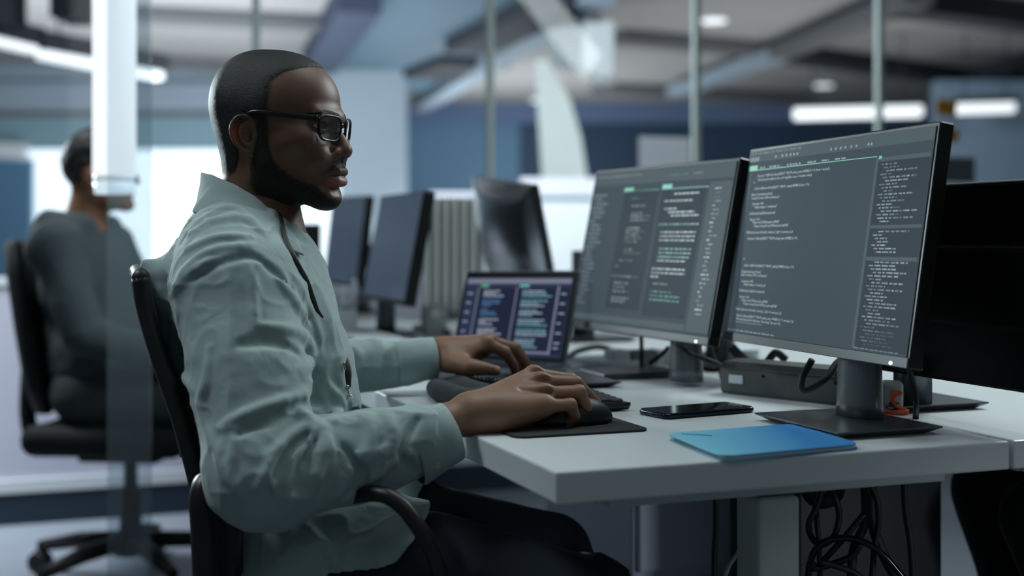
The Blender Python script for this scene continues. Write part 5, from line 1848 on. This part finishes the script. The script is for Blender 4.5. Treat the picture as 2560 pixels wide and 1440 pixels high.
# collar
def collar():
    nc = Vector((-0.384, 1.868, 0))
    f_ = Vector(TF); l_ = Vector(-TRt)
    rings = []
    N = 64
    for i in range(N + 1):
        a = -1 + 2 * i / N                                     # -1 near front tip .. 0 back .. 1 far front tip
        q = abs(a)
        ang = PI - a * PI * 0.63                               # PI = back
        dx = math.cos(ang); dy = math.sin(ang)
        zt = seg(q, [(0, 1.099), (0.25, 1.094), (0.5, 1.080), (0.75, 1.060), (1, 1.030)])
        zb = seg(q, [(0, 1.066), (0.25, 1.050), (0.5, 1.028), (0.75, 1.004), (0.9, 0.985), (1, 0.975)])
        rt = seg(q, [(0, 0.068), (0.5, 0.062), (1, 0.060)])
        rb = seg(q, [(0, 0.076), (0.5, 0.079), (0.8, 0.086), (1, 0.088)])
        ri = rt - 0.003
        cc_ = np.array(nc) + TF * (-0.002 + 0.018 * (1 - math.cos(q * PI)) * 0.5)
        for r_ in np.arange(rb - 0.012, rb + 0.05, 0.002):
            pp = cc_ + TF * dx * r_ - TRt * dy * r_ + np.array([0, 0, zb])
            if base_sh(pp[None])[0] > 0.008:
                break
        rb = r_ + 0.002
        cx_t = nc + f_ * (-0.002 + 0.018 * (1 - math.cos(q * PI)) * 0.5)
        def pt(r, z, sx=1.0):
            return cx_t + f_ * (dx * r * 1.0) + l_ * (dy * r * sx) + Vector((0, 0, z))
        rings.append([pt(ri - 0.002, zb + 0.006), pt(ri, zt - 0.004), pt(rt, zt + 0.001), pt(rt + 0.004, zt - 0.001), pt((rt * 0.4 + rb * 0.6) + 0.002, (zt + zb) / 2), pt(rb, zb), pt(rb - 0.005, zb - 0.001), pt((rt + rb) / 2 - 0.003, (zt + zb) / 2)])
    mb = MB().loft(rings, cap=True)
    o = mb.build('collar', M_shirt, man)
    s_ = o.modifiers.new('s', 'SUBSURF'); s_.levels = 1; s_.render_levels = 1


collar()


def cuff(a, b, r0, r1, name='cuff'):
    a = Vector(a); b = Vector(b)
    t = (b - a).normalized()
    e = Vector((0, 0, 1)); e = (e - t * e.dot(t)).normalized(); w = t.cross(e)
    N = 40
    def ring(p, r, k=0.0, seed=0):
        return [p + (e * math.cos(q) * (1 + 0.03 * math.sin(3 * q + seed)) + w * math.sin(q) * 0.92) * r for q in [2 * PI * i / N for i in range(N)]]
    rings = [ring(a - t * 0.004, r0 * 0.97, 0), ring(a, r0 * 1.03), ring(a.lerp(b, 0.35), r0 * 0.62 + r1 * 0.40, 0, .6), ring(a.lerp(b, 0.7), r0 * 0.3 + r1 * 0.71, 0, 1), ring(b, r1, 0, 1.4), ring(b + t * 0.001, r1 - 0.0015, 0, 1.4), ring(b - t * 0.001, r1 - 0.003, 0, 1.4), ring(a.lerp(b, 0.5), r1 - 0.004, 0, 1)]
    return MB().loft(rings, cap=False).build(name, M_shirt, man)


cR = cuff(P(1030, 1123, 1.668), P(1128, 1080, 1.690), 0.048, 0.0405)
cL = cuff(P(995, 906, 2.128), P(1086, 896, 2.146), 0.037, 0.0355)
M_button = mat('button_cream', rgb(160, 160, 136), 0.35)
MB().cyl(P(1091, 1163, 1.640), P(1091, 1163, 1.646), 0.0052, n=18).build('button', M_button, cR)

# ---- eyeglasses
M_frame = mat('glasses_black', rgb(14, 17, 18), 0.28)
M_lens = glass_mat('lens', (0.90, 0.90, 0.93, 1), 1.75)
gl = thing('eyeglasses', 'black rimmed rectangular eyeglasses worn by the man in the shirt', 'glasses', tuple(H2W((112, 0, 8))[0]))
def hl(p):
    return Vector(H2W(p)[0])
for s in (-1, 1):
    Rl_ = rotm('Z', s * 16) @ rotm('Y', 5)
    c_ = np.array([109.0, s * 32.5, 9.0])
    out = []
    for k in range(48):
        q = 2 * PI * k / 48
        ex = 3.6
        cx_, cy_ = math.cos(q), math.sin(q)
        r_ = 1 / (abs(cx_) ** ex + abs(cy_) ** ex) ** (1 / ex)
        y_, z_ = cx_ * r_ * 24.5, cy_ * r_ * 17.5
        if z_ < 0:
            y_ *= 1 - 0.10 * (-z_ / 17)
        out.append(c_ + Rl_ @ np.array([-(y_ / 26) ** 2 * 1.5, y_, z_]))
    ring = [hl(q) for q in out]
    rr_ = [0.0019 + 0.0009 * max(0, math.cos(2 * PI * k / 48) * s) - 0.0005 * max(0, -math.sin(2 * PI * k / 48)) for k in range(48)]
    MB().tube(ring + ring[:2], rr_ + rr_[:2], n=8, cap=False).build('rim', M_frame, gl)
    mb = MB()
    off_ = hl(c_ + np.array([1.2, 0, 0])) - hl(c_)
    mb.prism([q - off_ * 0.4 for q in ring], off_ * 0.8, True)
    mb.build('lens', M_lens, gl)
    top_o = c_ + Rl_ @ np.array([-2.5, s * 27, 12])
    pts = [hl(top_o), hl(top_o + [-4, s * 3, 0.5]), hl((78, s * 68, 23)), hl((45, s * 75, 27)), hl((20, s * 77, 30)), hl((6, s * 76, 29.5)), hl((-6, s * 73, 25)), hl((-14, s * 68, 15))]
    sp_ = smooth_path(pts, 8)
    tp = MB().tube(sp_, [1.5 - 0.7 * i / len(sp_) for i in range(len(sp_))], n=10, flat=(0.0012, 0.0030, (0, 0, 1))).build('temple', M_frame, gl)
    MB().box(hl(top_o + [-2, s * 2.2, 0.2]), (0.007, 0.004, 0.008), Matrix(HR) @ Matrix(rotm('Z', s * 30)), 0.001, 1).build('hinge', M_frame, gl)
    MB().tube([hl(c_ + Rl_ @ np.array([-1, -s * 24, -4])), hl((103, s * 9, 3)), hl((103, s * 9, -1))], 0.0012, n=8).build('nose_pad', M_frame, gl)
MB().tube(smooth_path([hl((109.5, -10, 14)), hl((113, -4, 16.5)), hl((113, 4, 16.5)), hl((109.5, 10, 14))], 6), 0.0019, n=10).build('bridge', M_frame, gl)

# ---- lanyard and badge
M_ribbon = noisy(mat('lanyard_black', rgb(12, 14, 16), 0.6), 300, 0.2)
ly = thing('lanyard', 'thin black lanyard with a metal clip, hanging from the shirt collar', 'lanyard', tuple(P(800, 760, 1.81)))
def front_pts(px, lift=0.004):
    pts = [Vector(q) for q in trace(base_sh, px)]
    return [q + Vector((0.3, -1, 0.2)).normalized() * lift for q in pts]
s1 = [P(698, 532, 1.800)] + front_pts([(706, 572), (722, 622), (745, 670), (764, 705), (778, 745), (790, 775), (806, 797)], 0.009)
sp1 = smooth_path(s1, 6)
MB().tube(sp1, [1.0 if i < len(sp1) - 10 else 1.0 - 0.085 * (i - len(sp1) + 10) for i in range(len(sp1))], n=8, flat=(0.0045, 0.0009, (0.6, -0.8, 0))).build('ribbon', M_ribbon, ly)
s2 = [P(712, 560, 1.83), P(730, 640, 1.81), P(752, 690, 1.81), P(772, 745, 1.815), P(800, 795, 1.815), P(830, 845, 1.81), P(856, 885, 1.80), P(870, 925, 1.79), P(869, 968, 1.785)]
MB().tube(smooth_path(s2, 6), 1.0, n=8, flat=(0.005, 0.0009, (0.5, -0.85, 0))).build('ribbon', M_ribbon, ly)
M_steel = mat('clip_steel', rgb(170, 172, 170), 0.2, 1.0)
MB().box(P(862, 915, 1.783), (0.004, 0.003, 0.011), Matrix.Rotation(-0.25, 3, 'Y'), 0.001, 1).build('crimp', M_steel, ly)
q = P(868, 968, 1.782)
MB().sphere(q, 0.0035, None, 14, 10).tube(smooth_path([P(868, 972, 1.782), P(872, 990, 1.782), P(868, 1001, 1.782), P(858, 1002, 1.782), P(854, 994, 1.782), P(862, 978, 1.782)], 6), 0.0013, n=8).build('clip_hook', M_steel, ly)
MB().cyl(P(860, 986, 1.780), P(880, 990, 1.780), 0.0011, n=8).build('clip_lever', M_steel, ly)
bd = thing('badge', 'small blue identity badge in a clear sleeve on the lanyard clip', 'badge', tuple(P(880, 1060, 1.785)))
bc_ = P(888, 1046, 1.785)
bx_ = Vector((0.93, -0.30, 0.20)).normalized(); bu_ = (P(858, 1004, 1.787) - P(905, 1090, 1.783)).normalized()
bn_ = bx_.cross(bu_).normalized()
Rb = Matrix((bx_, bn_, bu_)).transposed()
MB().box(bc_, (0.034, 0.0012, 0.060), Rb, 0.0005, 1).build('sleeve', glass_mat('clear_sleeve', (0.85, 0.9, 0.92, 1), 1.4, haze=0.15), bd)
MB().box(bc_ - bu_ * 0.006 - bn_ * 0.0012, (0.028, 0.0006, 0.046), Rb).build('card', mat('badge_blue', rgb(30, 62, 112), 0.4), bd)
MB().box(bc_ - bu_ * 0.000 - bn_ * 0.0017, (0.014, 0.0004, 0.0022), Rb).build('printed_line', mat('badge_print', rgb(96, 130, 170), 0.5), bd)
mb = MB()
mb.box(bc_ - bu_ * 0.014 - bn_ * 0.0017, (0.013, 0.0004, 0.018), Rb)
mb.build('photo_patch', mat('badge_photo', rgb(40, 52, 62), 0.5), bd)

# ================================================================== office chairs
M_chair = noisy(mat('chair_black', rgb(17, 19, 21), 0.5), 50, 0.2)
M_mesh = noisy(mat('chair_mesh', rgb(22, 26, 28), 0.8), 300, 0.4, bump=0.4)
M_arm = mat('arm_brown_black', rgb(26, 22, 22), 0.42)


def chair_base(t, c, z_top, rot=0.3):
    c = Vector(c)
    MB().cyl((c.x, c.y, 0.10), (c.x, c.y, 0.27), 0.033, 0.030).cyl((c.x, c.y, 0.26), (c.x, c.y, z_top), 0.021, 0.018).build('gas_column', M_chair, t)
    MB().cyl((c.x, c.y, 0.075), (c.x, c.y, 0.14), 0.05, 0.038, n=24).build('hub', M_chair, t)
    for k in range(5):
        a = rot + k * 2 * PI / 5
        d = Vector((math.cos(a), math.sin(a), 0))
        MB().tube([c + d * 0.03 + Vector((0, 0, 0.115)), c + d * 0.17 + Vector((0, 0, 0.105)), c + d * 0.31 + Vector((0, 0, 0.078))], [0.027, 0.024, 0.017], n=12).build('leg', M_chair, t)
        q = c + d * 0.31
        s_ = Vector((-d.y, d.x, 0))
        w = MB()
        for o_ in (-0.014, 0.014):
            w.cyl(q + s_ * (o_ - 0.009) + Vector((0, 0, 0.030)), q + s_ * (o_ + 0.009) + Vector((0, 0, 0.030)), 0.030, n=20)
        w.sphere(q + Vector((0, 0, 0.056)), (0.020, 0.020, 0.014), None, 14, 8)
        w.build('caster', M_chair, t)


def cushion(c, half, R, rad, res=0.012):
    f = Field().u(p_box(c, half, R, rad))
    h = np.abs(np.array(R)) @ np.array(half) + 0.04
    f.off(lambda p: vnoise(p, 9, 3) * 0.003)
    return f.mesh(np.array(c) - h, np.array(c) + h, res)


# the man's own chair
t = thing('office_chair', 'black office chair on which the man in glasses sits, with curved armrests', 'chair', (-0.30, 1.85, 0), 'black office chairs')
near = [P(352, 694, 1.70), P(362, 762, 1.70), P(386, 850, 1.695), P(412, 930, 1.69), P(440, 1010, 1.685), P(464, 1090, 1.68), P(488, 1180, 1.675), P(503, 1250, 1.67)]
far = [q + Vector((-0.105, 0.34, 0.0)) for q in near]
nb, fb = smooth_path(near, 6), smooth_path(far, 6)
MB().tube(nb, 0.0125, n=14).sphere(nb[0], 0.0125).build('back_frame', M_chair, t)
MB().tube(fb, 0.012, n=12).sphere(fb[0], 0.012).build('back_frame', M_chair, t)
MB().tube(smooth_path([near[0], near[0].lerp(far[0], 0.25) + Vector((-0.002, 0, 0.004)), near[0].lerp(far[0], 0.7) + Vector((-0.002, 0, 0.004)), far[0]], 6), 0.010, n=10).build('top_rail', M_chair, t)
rows_ = []
for i in range(0, len(nb), 3):
    rows_.append([nb[i].lerp(fb[i], q) + Vector((-0.004 * math.sin(PI * q), 0, 0)) for q in np.linspace(0.02, 0.98, 12)])
rows2 = [[p + Vector((-0.006, 0, 0)) for p in r] for r in rows_]
mb = MB()
mb.loft([r + r2[::-1] for r, r2 in zip(rows_, rows2)])
mb.build('backrest', M_mesh, t)
MB().tube(smooth_path([P(505, 1240, 1.69), P(560, 1215, 1.72), P(640, 1225, 1.84), P(520, 1245, 1.99)], 6), 0.022, n=12).build('lumbar_bar', M_chair, t)
v_, q_ = cushion((-0.27, 1.84, 0.425), (0.25, 0.235, 0.045), np.array(Matrix.Rotation(-0.05, 3, 'Z')), 0.04)
from_arrays('seat', v_, q_, M_mesh, t)
MB().box((-0.29, 1.85, 0.365), (0.22, 0.18, 0.03), None, 0.01).build('seat_plate', M_chair, t)
MB().tube(smooth_path([(-0.30, 1.85, 0.36), (-0.38, 1.85, 0.36), (-0.415, 1.85, 0.42), (-0.43, 1.85, 0.60)], 8), 0.026, n=12).build('back_bracket', M_chair, t)
apath = [P(520, 1640, 1.60), P(514, 1460, 1.60), P(508, 1320, 1.60), P(506, 1235, 1.60), P(535, 1204, 1.62), P(640, 1225, 1.66), P(800, 1250, 1.655), P(930, 1234, 1.60), P(990, 1252, 1.583), P(1040, 1308, 1.578), P(1078, 1372, 1.578), P(1102, 1450, 1.583), P(1095, 1540, 1.59), P(1000, 1625, 1.60), P(800, 1650, 1.61), P(600, 1650, 1.605), P(520, 1640, 1.60)]
sp_ = smooth_path(apath, 7)
MB().tube(sp_, [0.0165 if i < 30 else 0.0105 for i in range(len(sp_))], n=12, cap=False).build('armrest', M_arm, t)
MB().box(P(560, 1345, 1.655), (0.045, 0.05, 0.115), None, 0.012).build('arm_bracket', M_chair, t)
MB().tube(smooth_path([P(660, 1215, 2.07), P(800, 1230, 2.09), P(1000, 1205, 2.02), P(1065, 1212, 2.01), P(1110, 1270, 2.01), P(1120, 1400, 2.01), P(1000, 1480, 2.03), P(800, 1490, 2.05)], 7), 0.0125, n=12).build('armrest', M_arm, t)
chair_base(t, (-0.30, 1.85, 0), 0.36)

# ================================================================== other seated people


def hand_simple(f, w, d, up, side):
    w = np.array(w); d = np.array(d) / np.linalg.norm(d); up = np.array(up); sd = np.cross(up, d) * side
    f.u(p_cap(w, w + d * 0.08, 0.024, 0.030), 0.02)
    for k, L in zip((-1.5, -0.5, 0.5, 1.5), (0.062, 0.074, 0.070, 0.055)):
        a = w + d * 0.085 + sd * k * 0.017
        f.u(p_line([a, a + d * L * 0.5 + up * 0.004, a + d * L - up * 0.012], [0.0095, 0.009, 0.0075]), 0.006)
    f.u(p_line([w + d * 0.02 - sd * 0.02, w + d * 0.06 - sd * 0.045, w + d * 0.095 - sd * 0.052], [0.014, 0.011, 0.009]), 0.010)


def sitter(label, base, yaw, top_m, trouser_m, skin_rgb, hair_m, arms, lean=0.0, legs=None, hood=False, head_yaw=0.0, name='person'):
    base = np.array(base, float)
    R = np.array(Matrix.Rotation(yaw, 3, 'Z'))
    L = lambda p: base + R @ np.array(p, float)
    t = thing(name, label, 'person', tuple(base))
    hips = [L((0.0, s * 0.09, 0.555)) for s in (1, -1)]
    knees, anks = legs if legs else ([(0.44, 0.12, 0.545), (0.44, -0.12, 0.545)], [(0.42, 0.12, 0.10), (0.46, -0.12, 0.10)])
    knees = [L(k) for k in knees]; anks = [L(a) for a in anks]
    sh_ = [L((-0.05 + lean, s * 0.185, 0.975)) for s in (1, -1)]
    el = [L(a[0]) for a in arms]; wr = [L(a[1]) for a in arms]; hd = [R @ np.array(a[2]) for a in arms]
    hc_ = np.array([0.0 + lean, 0, 1.20])
    Rh = np.array(Matrix.Rotation(head_yaw, 3, 'Z'))
    Hh = lambda p: L(hc_ + Rh @ np.array(p))
    RR = R @ Rh
    hf = Field()
    hf.u(p_ell(Hh((-0.005, 0, 0.03)), (0.098, 0.076, 0.094), RR))
    hf.u(p_ell(Hh((0.045, 0, -0.045)), (0.055, 0.055, 0.068), RR), 0.03)
    for s in (1, -1):
        hf.u(p_cap(Hh((0.01, s * 0.045, -0.065)), Hh((0.078, s * 0.014, -0.098)), 0.02, 0.017), 0.02)
        hf.u(p_ell(Hh((-0.008, s * 0.078, -0.01)), (0.018, 0.007, 0.03), RR), 0.004)
        hf.u(p_cap(Hh((0.093, s * 0.012, 0.018)), Hh((0.08, s * 0.045, 0.018)), 0.009), 0.012)
        hf.s(p_ell(Hh((0.105, s * 0.032, 0.0)), (0.014, 0.017, 0.011), RR), 0.008)
        hf.u(p_ell(Hh((0.083, s * 0.032, 0.0)), (0.0125, 0.014, 0.012), RR), 0.004)
    hf.u(p_line([Hh((0.094, 0, 0.01)), Hh((0.112, 0, -0.028))], [0.008, 0.011]), 0.01)
    hf.u(p_line([Hh((0.088, -0.02, -0.062)), Hh((0.101, 0, -0.060)), Hh((0.088, 0.02, -0.062))], [0.005, 0.008, 0.005]), 0.008)
    hf.u(p_ell(Hh((0.088, 0, -0.098)), (0.016, 0.02, 0.016), RR), 0.012)
    headonly = Field(); headonly.ops = list(hf.ops)
    hf.u(p_cap(Hh((-0.02, 0, -0.04)), L((-0.055 + lean, 0, 1.00)), 0.055, 0.062), 0.03)
    bf = Field(); bf.ops = list(hf.ops)
    bf.u(p_cap(sh_[0], sh_[1], 0.055), 0.04)
    bf.u(p_ell(L((-0.04 + lean * 0.8, 0, 0.86)), (0.10, 0.14, 0.16), R), 0.05)
    bf.u(p_ell(L((-0.01, 0, 0.64)), (0.11, 0.14, 0.16), R), 0.05)
    tf = Field(); jf = Field()
    for k in (0, 1):
        bf.u(p_line([sh_[k], el[k], wr[k]], [0.048, 0.038, 0.026]), 0.02)
        bf.u(p_line([hips[k], knees[k], anks[k]], [0.08, 0.052, 0.04]), 0.03)
        hand_simple(bf, wr[k], hd[k], (0, 0, 1), -1 if k == 0 else 1)
        jf.u(p_line([hips[k], knees[k], anks[k]], [0.098, 0.070, 0.060]), 0.03)
    jf.u(p_ell(L((-0.01, 0, 0.57)), (0.135, 0.175, 0.11), R), 0.04)
    jf.off(lambda p: vnoise(p, 16, 5) * 0.003)
    jf.i(lambda p: 0.085 - p[:, 2], 0.004)
    tf.u(p_cap(sh_[0], sh_[1], 0.072), 0.0)
    tf.u(p_ell(L((-0.045 + lean * 0.8, 0, 0.87)), (0.128, 0.17, 0.18), R), 0.05)
    tf.u(p_ell(L((-0.01, 0, 0.66)), (0.145, 0.18, 0.17), R), 0.05)
    for k in (0, 1):
        tf.u(p_line([sh_[k], el[k], wr[k] * 0.9 + el[k] * 0.1], [0.070, 0.058, 0.042]), 0.03)
    if hood:
        tf.u(p_line([L((-0.01 + lean, 0.085, 1.035)), L((-0.11 + lean, 0.09, 1.045)), L((-0.175 + lean, 0, 1.02)), L((-0.11 + lean, -0.09, 1.045)), L((-0.01 + lean, -0.085, 1.035))], 0.040), 0.03)
    tf.s(p_cap(L((-0.05 + lean, 0, 1.02)), Hh((-0.01, 0, 0)), 0.058, 0.066), 0.01)
    tf.off(lambda p: vnoise(p, 13, 2) * 0.006 + vnoise(p, 30, 4) * 0.002)
    lo = base - [0.75, 0.75, 0]; hi = base + [0.75, 0.75, 1.36]
    bv_, bq_ = bf.mesh(lo, hi, 0.006)
    mk = 'skin_%s' % len(MATS)
    from_arrays('body', bv_, bq_, noisy(mat(mk, skin_rgb, 0.5), 30, 0.1), t)
    v_, q_ = tf.mesh(lo, hi, 0.008); from_arrays('sweater', v_, q_, top_m, t)
    v_, q_ = jf.mesh(lo, hi, 0.008); from_arrays('trousers', v_, q_, trouser_m, t)
    hh = Field(); hh.ops = list(headonly.ops)
    hh.off(lambda p: -0.010 + vnoise(p, 60, 3) * 0.002)

    def hair_cut(p):
        q = (p - L(hc_)) @ RR
        front = q[:, 0] - seg(q[:, 2], [(-0.10, -0.06), (-0.03, -0.03), (0.03, 0.02), (0.06, 0.045), (0.09, 0.085), (0.14, 0.12)])
        low = seg(q[:, 0], [(-0.12, -0.065), (-0.04, -0.06), (-0.02, 0.02), (0.02, 0.0), (0.04, 0.02)]) - q[:, 2]
        return np.maximum(front, low)
    hh.i(hair_cut, 0.012)
    v_, q_ = hh.mesh(L(hc_) - 0.16, L(hc_) + 0.16, 0.005); from_arrays('hair', v_, q_, hair_m, t)
    for k in (0, 1):
        a = anks[k]; fwd = R @ np.array([1.0, 0, 0])
        f = Field().u(p_cap(a - fwd * 0.045 - [0, 0, 0.045], a + fwd * 0.15 - [0, 0, 0.055], 0.044, 0.036)).u(p_cap(a, a - [0, 0, 0.05], 0.05), 0.02)
        f.i(lambda p: 0.002 - p[:, 2], 0.006).i(lambda p: p[:, 2] - 0.13, 0.004)
        v_, q_ = f.mesh(a - 0.22, a + 0.22, 0.008); from_arrays('shoe', v_, q_, M_shoe, t)
    return t


M_hood = noisy(mat('hoodie_grey', rgb(74, 86, 90), 0.9), 30, 0.12, bump=0.3, bump_scale=60)
M_dark = noisy(mat('trousers_grey', rgb(66, 74, 74), 0.9), 30, 0.12)
M_hair2 = noisy(mat('hair_dark', rgb(26, 28, 30), 0.5), 200, 0.4, bump=0.4)
sitter('colleague in a grey hooded top, seated behind the vertical tube lamp at the left', (-1.195, 3.72, 0), -0.10, M_hood, M_dark, rgb(150, 108, 84), M_hair2,
       [((0.05, 0.25, 0.74), (0.28, 0.14, 0.655), (1, -0.2, -0.1)), ((0.05, -0.25, 0.74), (0.28, -0.14, 0.655), (1, 0.2, -0.1))], lean=-0.015, hood=True, head_yaw=0.0)
M_blackcloth = noisy(mat('black_cloth', rgb(10, 11, 13), 0.9), 30, 0.2)
sitter('person in black across the desk, only a bent knee showing at the lower right', (1.235, 2.20, 0), PI + 0.06, M_blackcloth, M_blackcloth, rgb(150, 110, 88), M_hair2,
       [((0.06, 0.25, 0.76), (0.20, 0.14, 0.66), (1, -0.2, -0.05)), ((0.06, -0.25, 0.76), (0.20, -0.14, 0.66), (1, 0.2, -0.05))],
       legs=([(0.38, 0.12, 0.545), (0.36, -0.12, 0.545)], [(0.20, 0.13, 0.10), (0.22, -0.13, 0.10)]))


def side_chair(label, c, yaw, rot, arms=True):
    c = np.array(c, float)
    R = np.array(Matrix.Rotation(yaw, 3, 'Z'))
    L = lambda p: Vector(c + R @ np.array(p, float))
    t = thing('office_chair', label, 'chair', tuple(c), 'black office chairs')
    v_, q_ = cushion(L((0.0, 0, 0.435)), (0.235, 0.235, 0.045), R, 0.04); from_arrays('seat', v_, q_, M_mesh, t)
    mb = MB()
    rings = []
    for z, x, w, th in ((0.50, -0.20, 0.13, 0.03), (0.58, -0.21, 0.165, 0.042), (0.75, -0.235, 0.18, 0.042), (0.90, -0.265, 0.175, 0.036), (0.985, -0.285, 0.155, 0.028), (1.0, -0.29, 0.13, 0.014)):
        ring = []
        for k in range(32):
            a = 2 * PI * k / 32
            ca, sa_ = math.cos(a), math.sin(a)
            r_ = 1 / (abs(ca) ** 3 + abs(sa_) ** 3) ** (1 / 3)
            ring.append(L((x + ca * r_ * th - 0.05 * (1 - (sa_ * r_) ** 2), sa_ * r_ * w, z)))
        rings.append(ring)
    mb.loft(rings); mb.build('backrest', M_mesh, t)
    MB().tube(smooth_path([L((-0.08, 0, 0.385)), L((-0.26, 0, 0.385)), L((-0.315, 0, 0.46)), L((-0.31, 0, 0.66))], 8), 0.024, n=12).build('back_bracket', M_chair, t)
    MB().box(L((0, 0, 0.375)), (0.24, 0.2, 0.035), Matrix(R), 0.01).build('seat_plate', M_chair, t)
    for s in ((1, -1) if arms else ()):
        MB().tube(smooth_path([L((-0.02, s * 0.20, 0.385)), L((-0.02, s * 0.275, 0.40)), L((-0.02, s * 0.285, 0.50)), L((-0.02, s * 0.285, 0.62))], 6), 0.014, n=10).build('arm_post', M_chair, t)
        MB().box(L((0.02, s * 0.285, 0.632)), (0.24, 0.06, 0.026), Matrix(R), 0.01).build('arm_pad', M_chair, t)
    chair_base(t, c, 0.37, rot)
    return t


side_chair('black swivel chair under the colleague in the hooded top', (-1.125, 3.74, 0), -0.10, 0.35, False)
side_chair('black chair under the person in black, beyond the right edge', (1.30, 2.20, 0), PI + 0.06, 0.2)
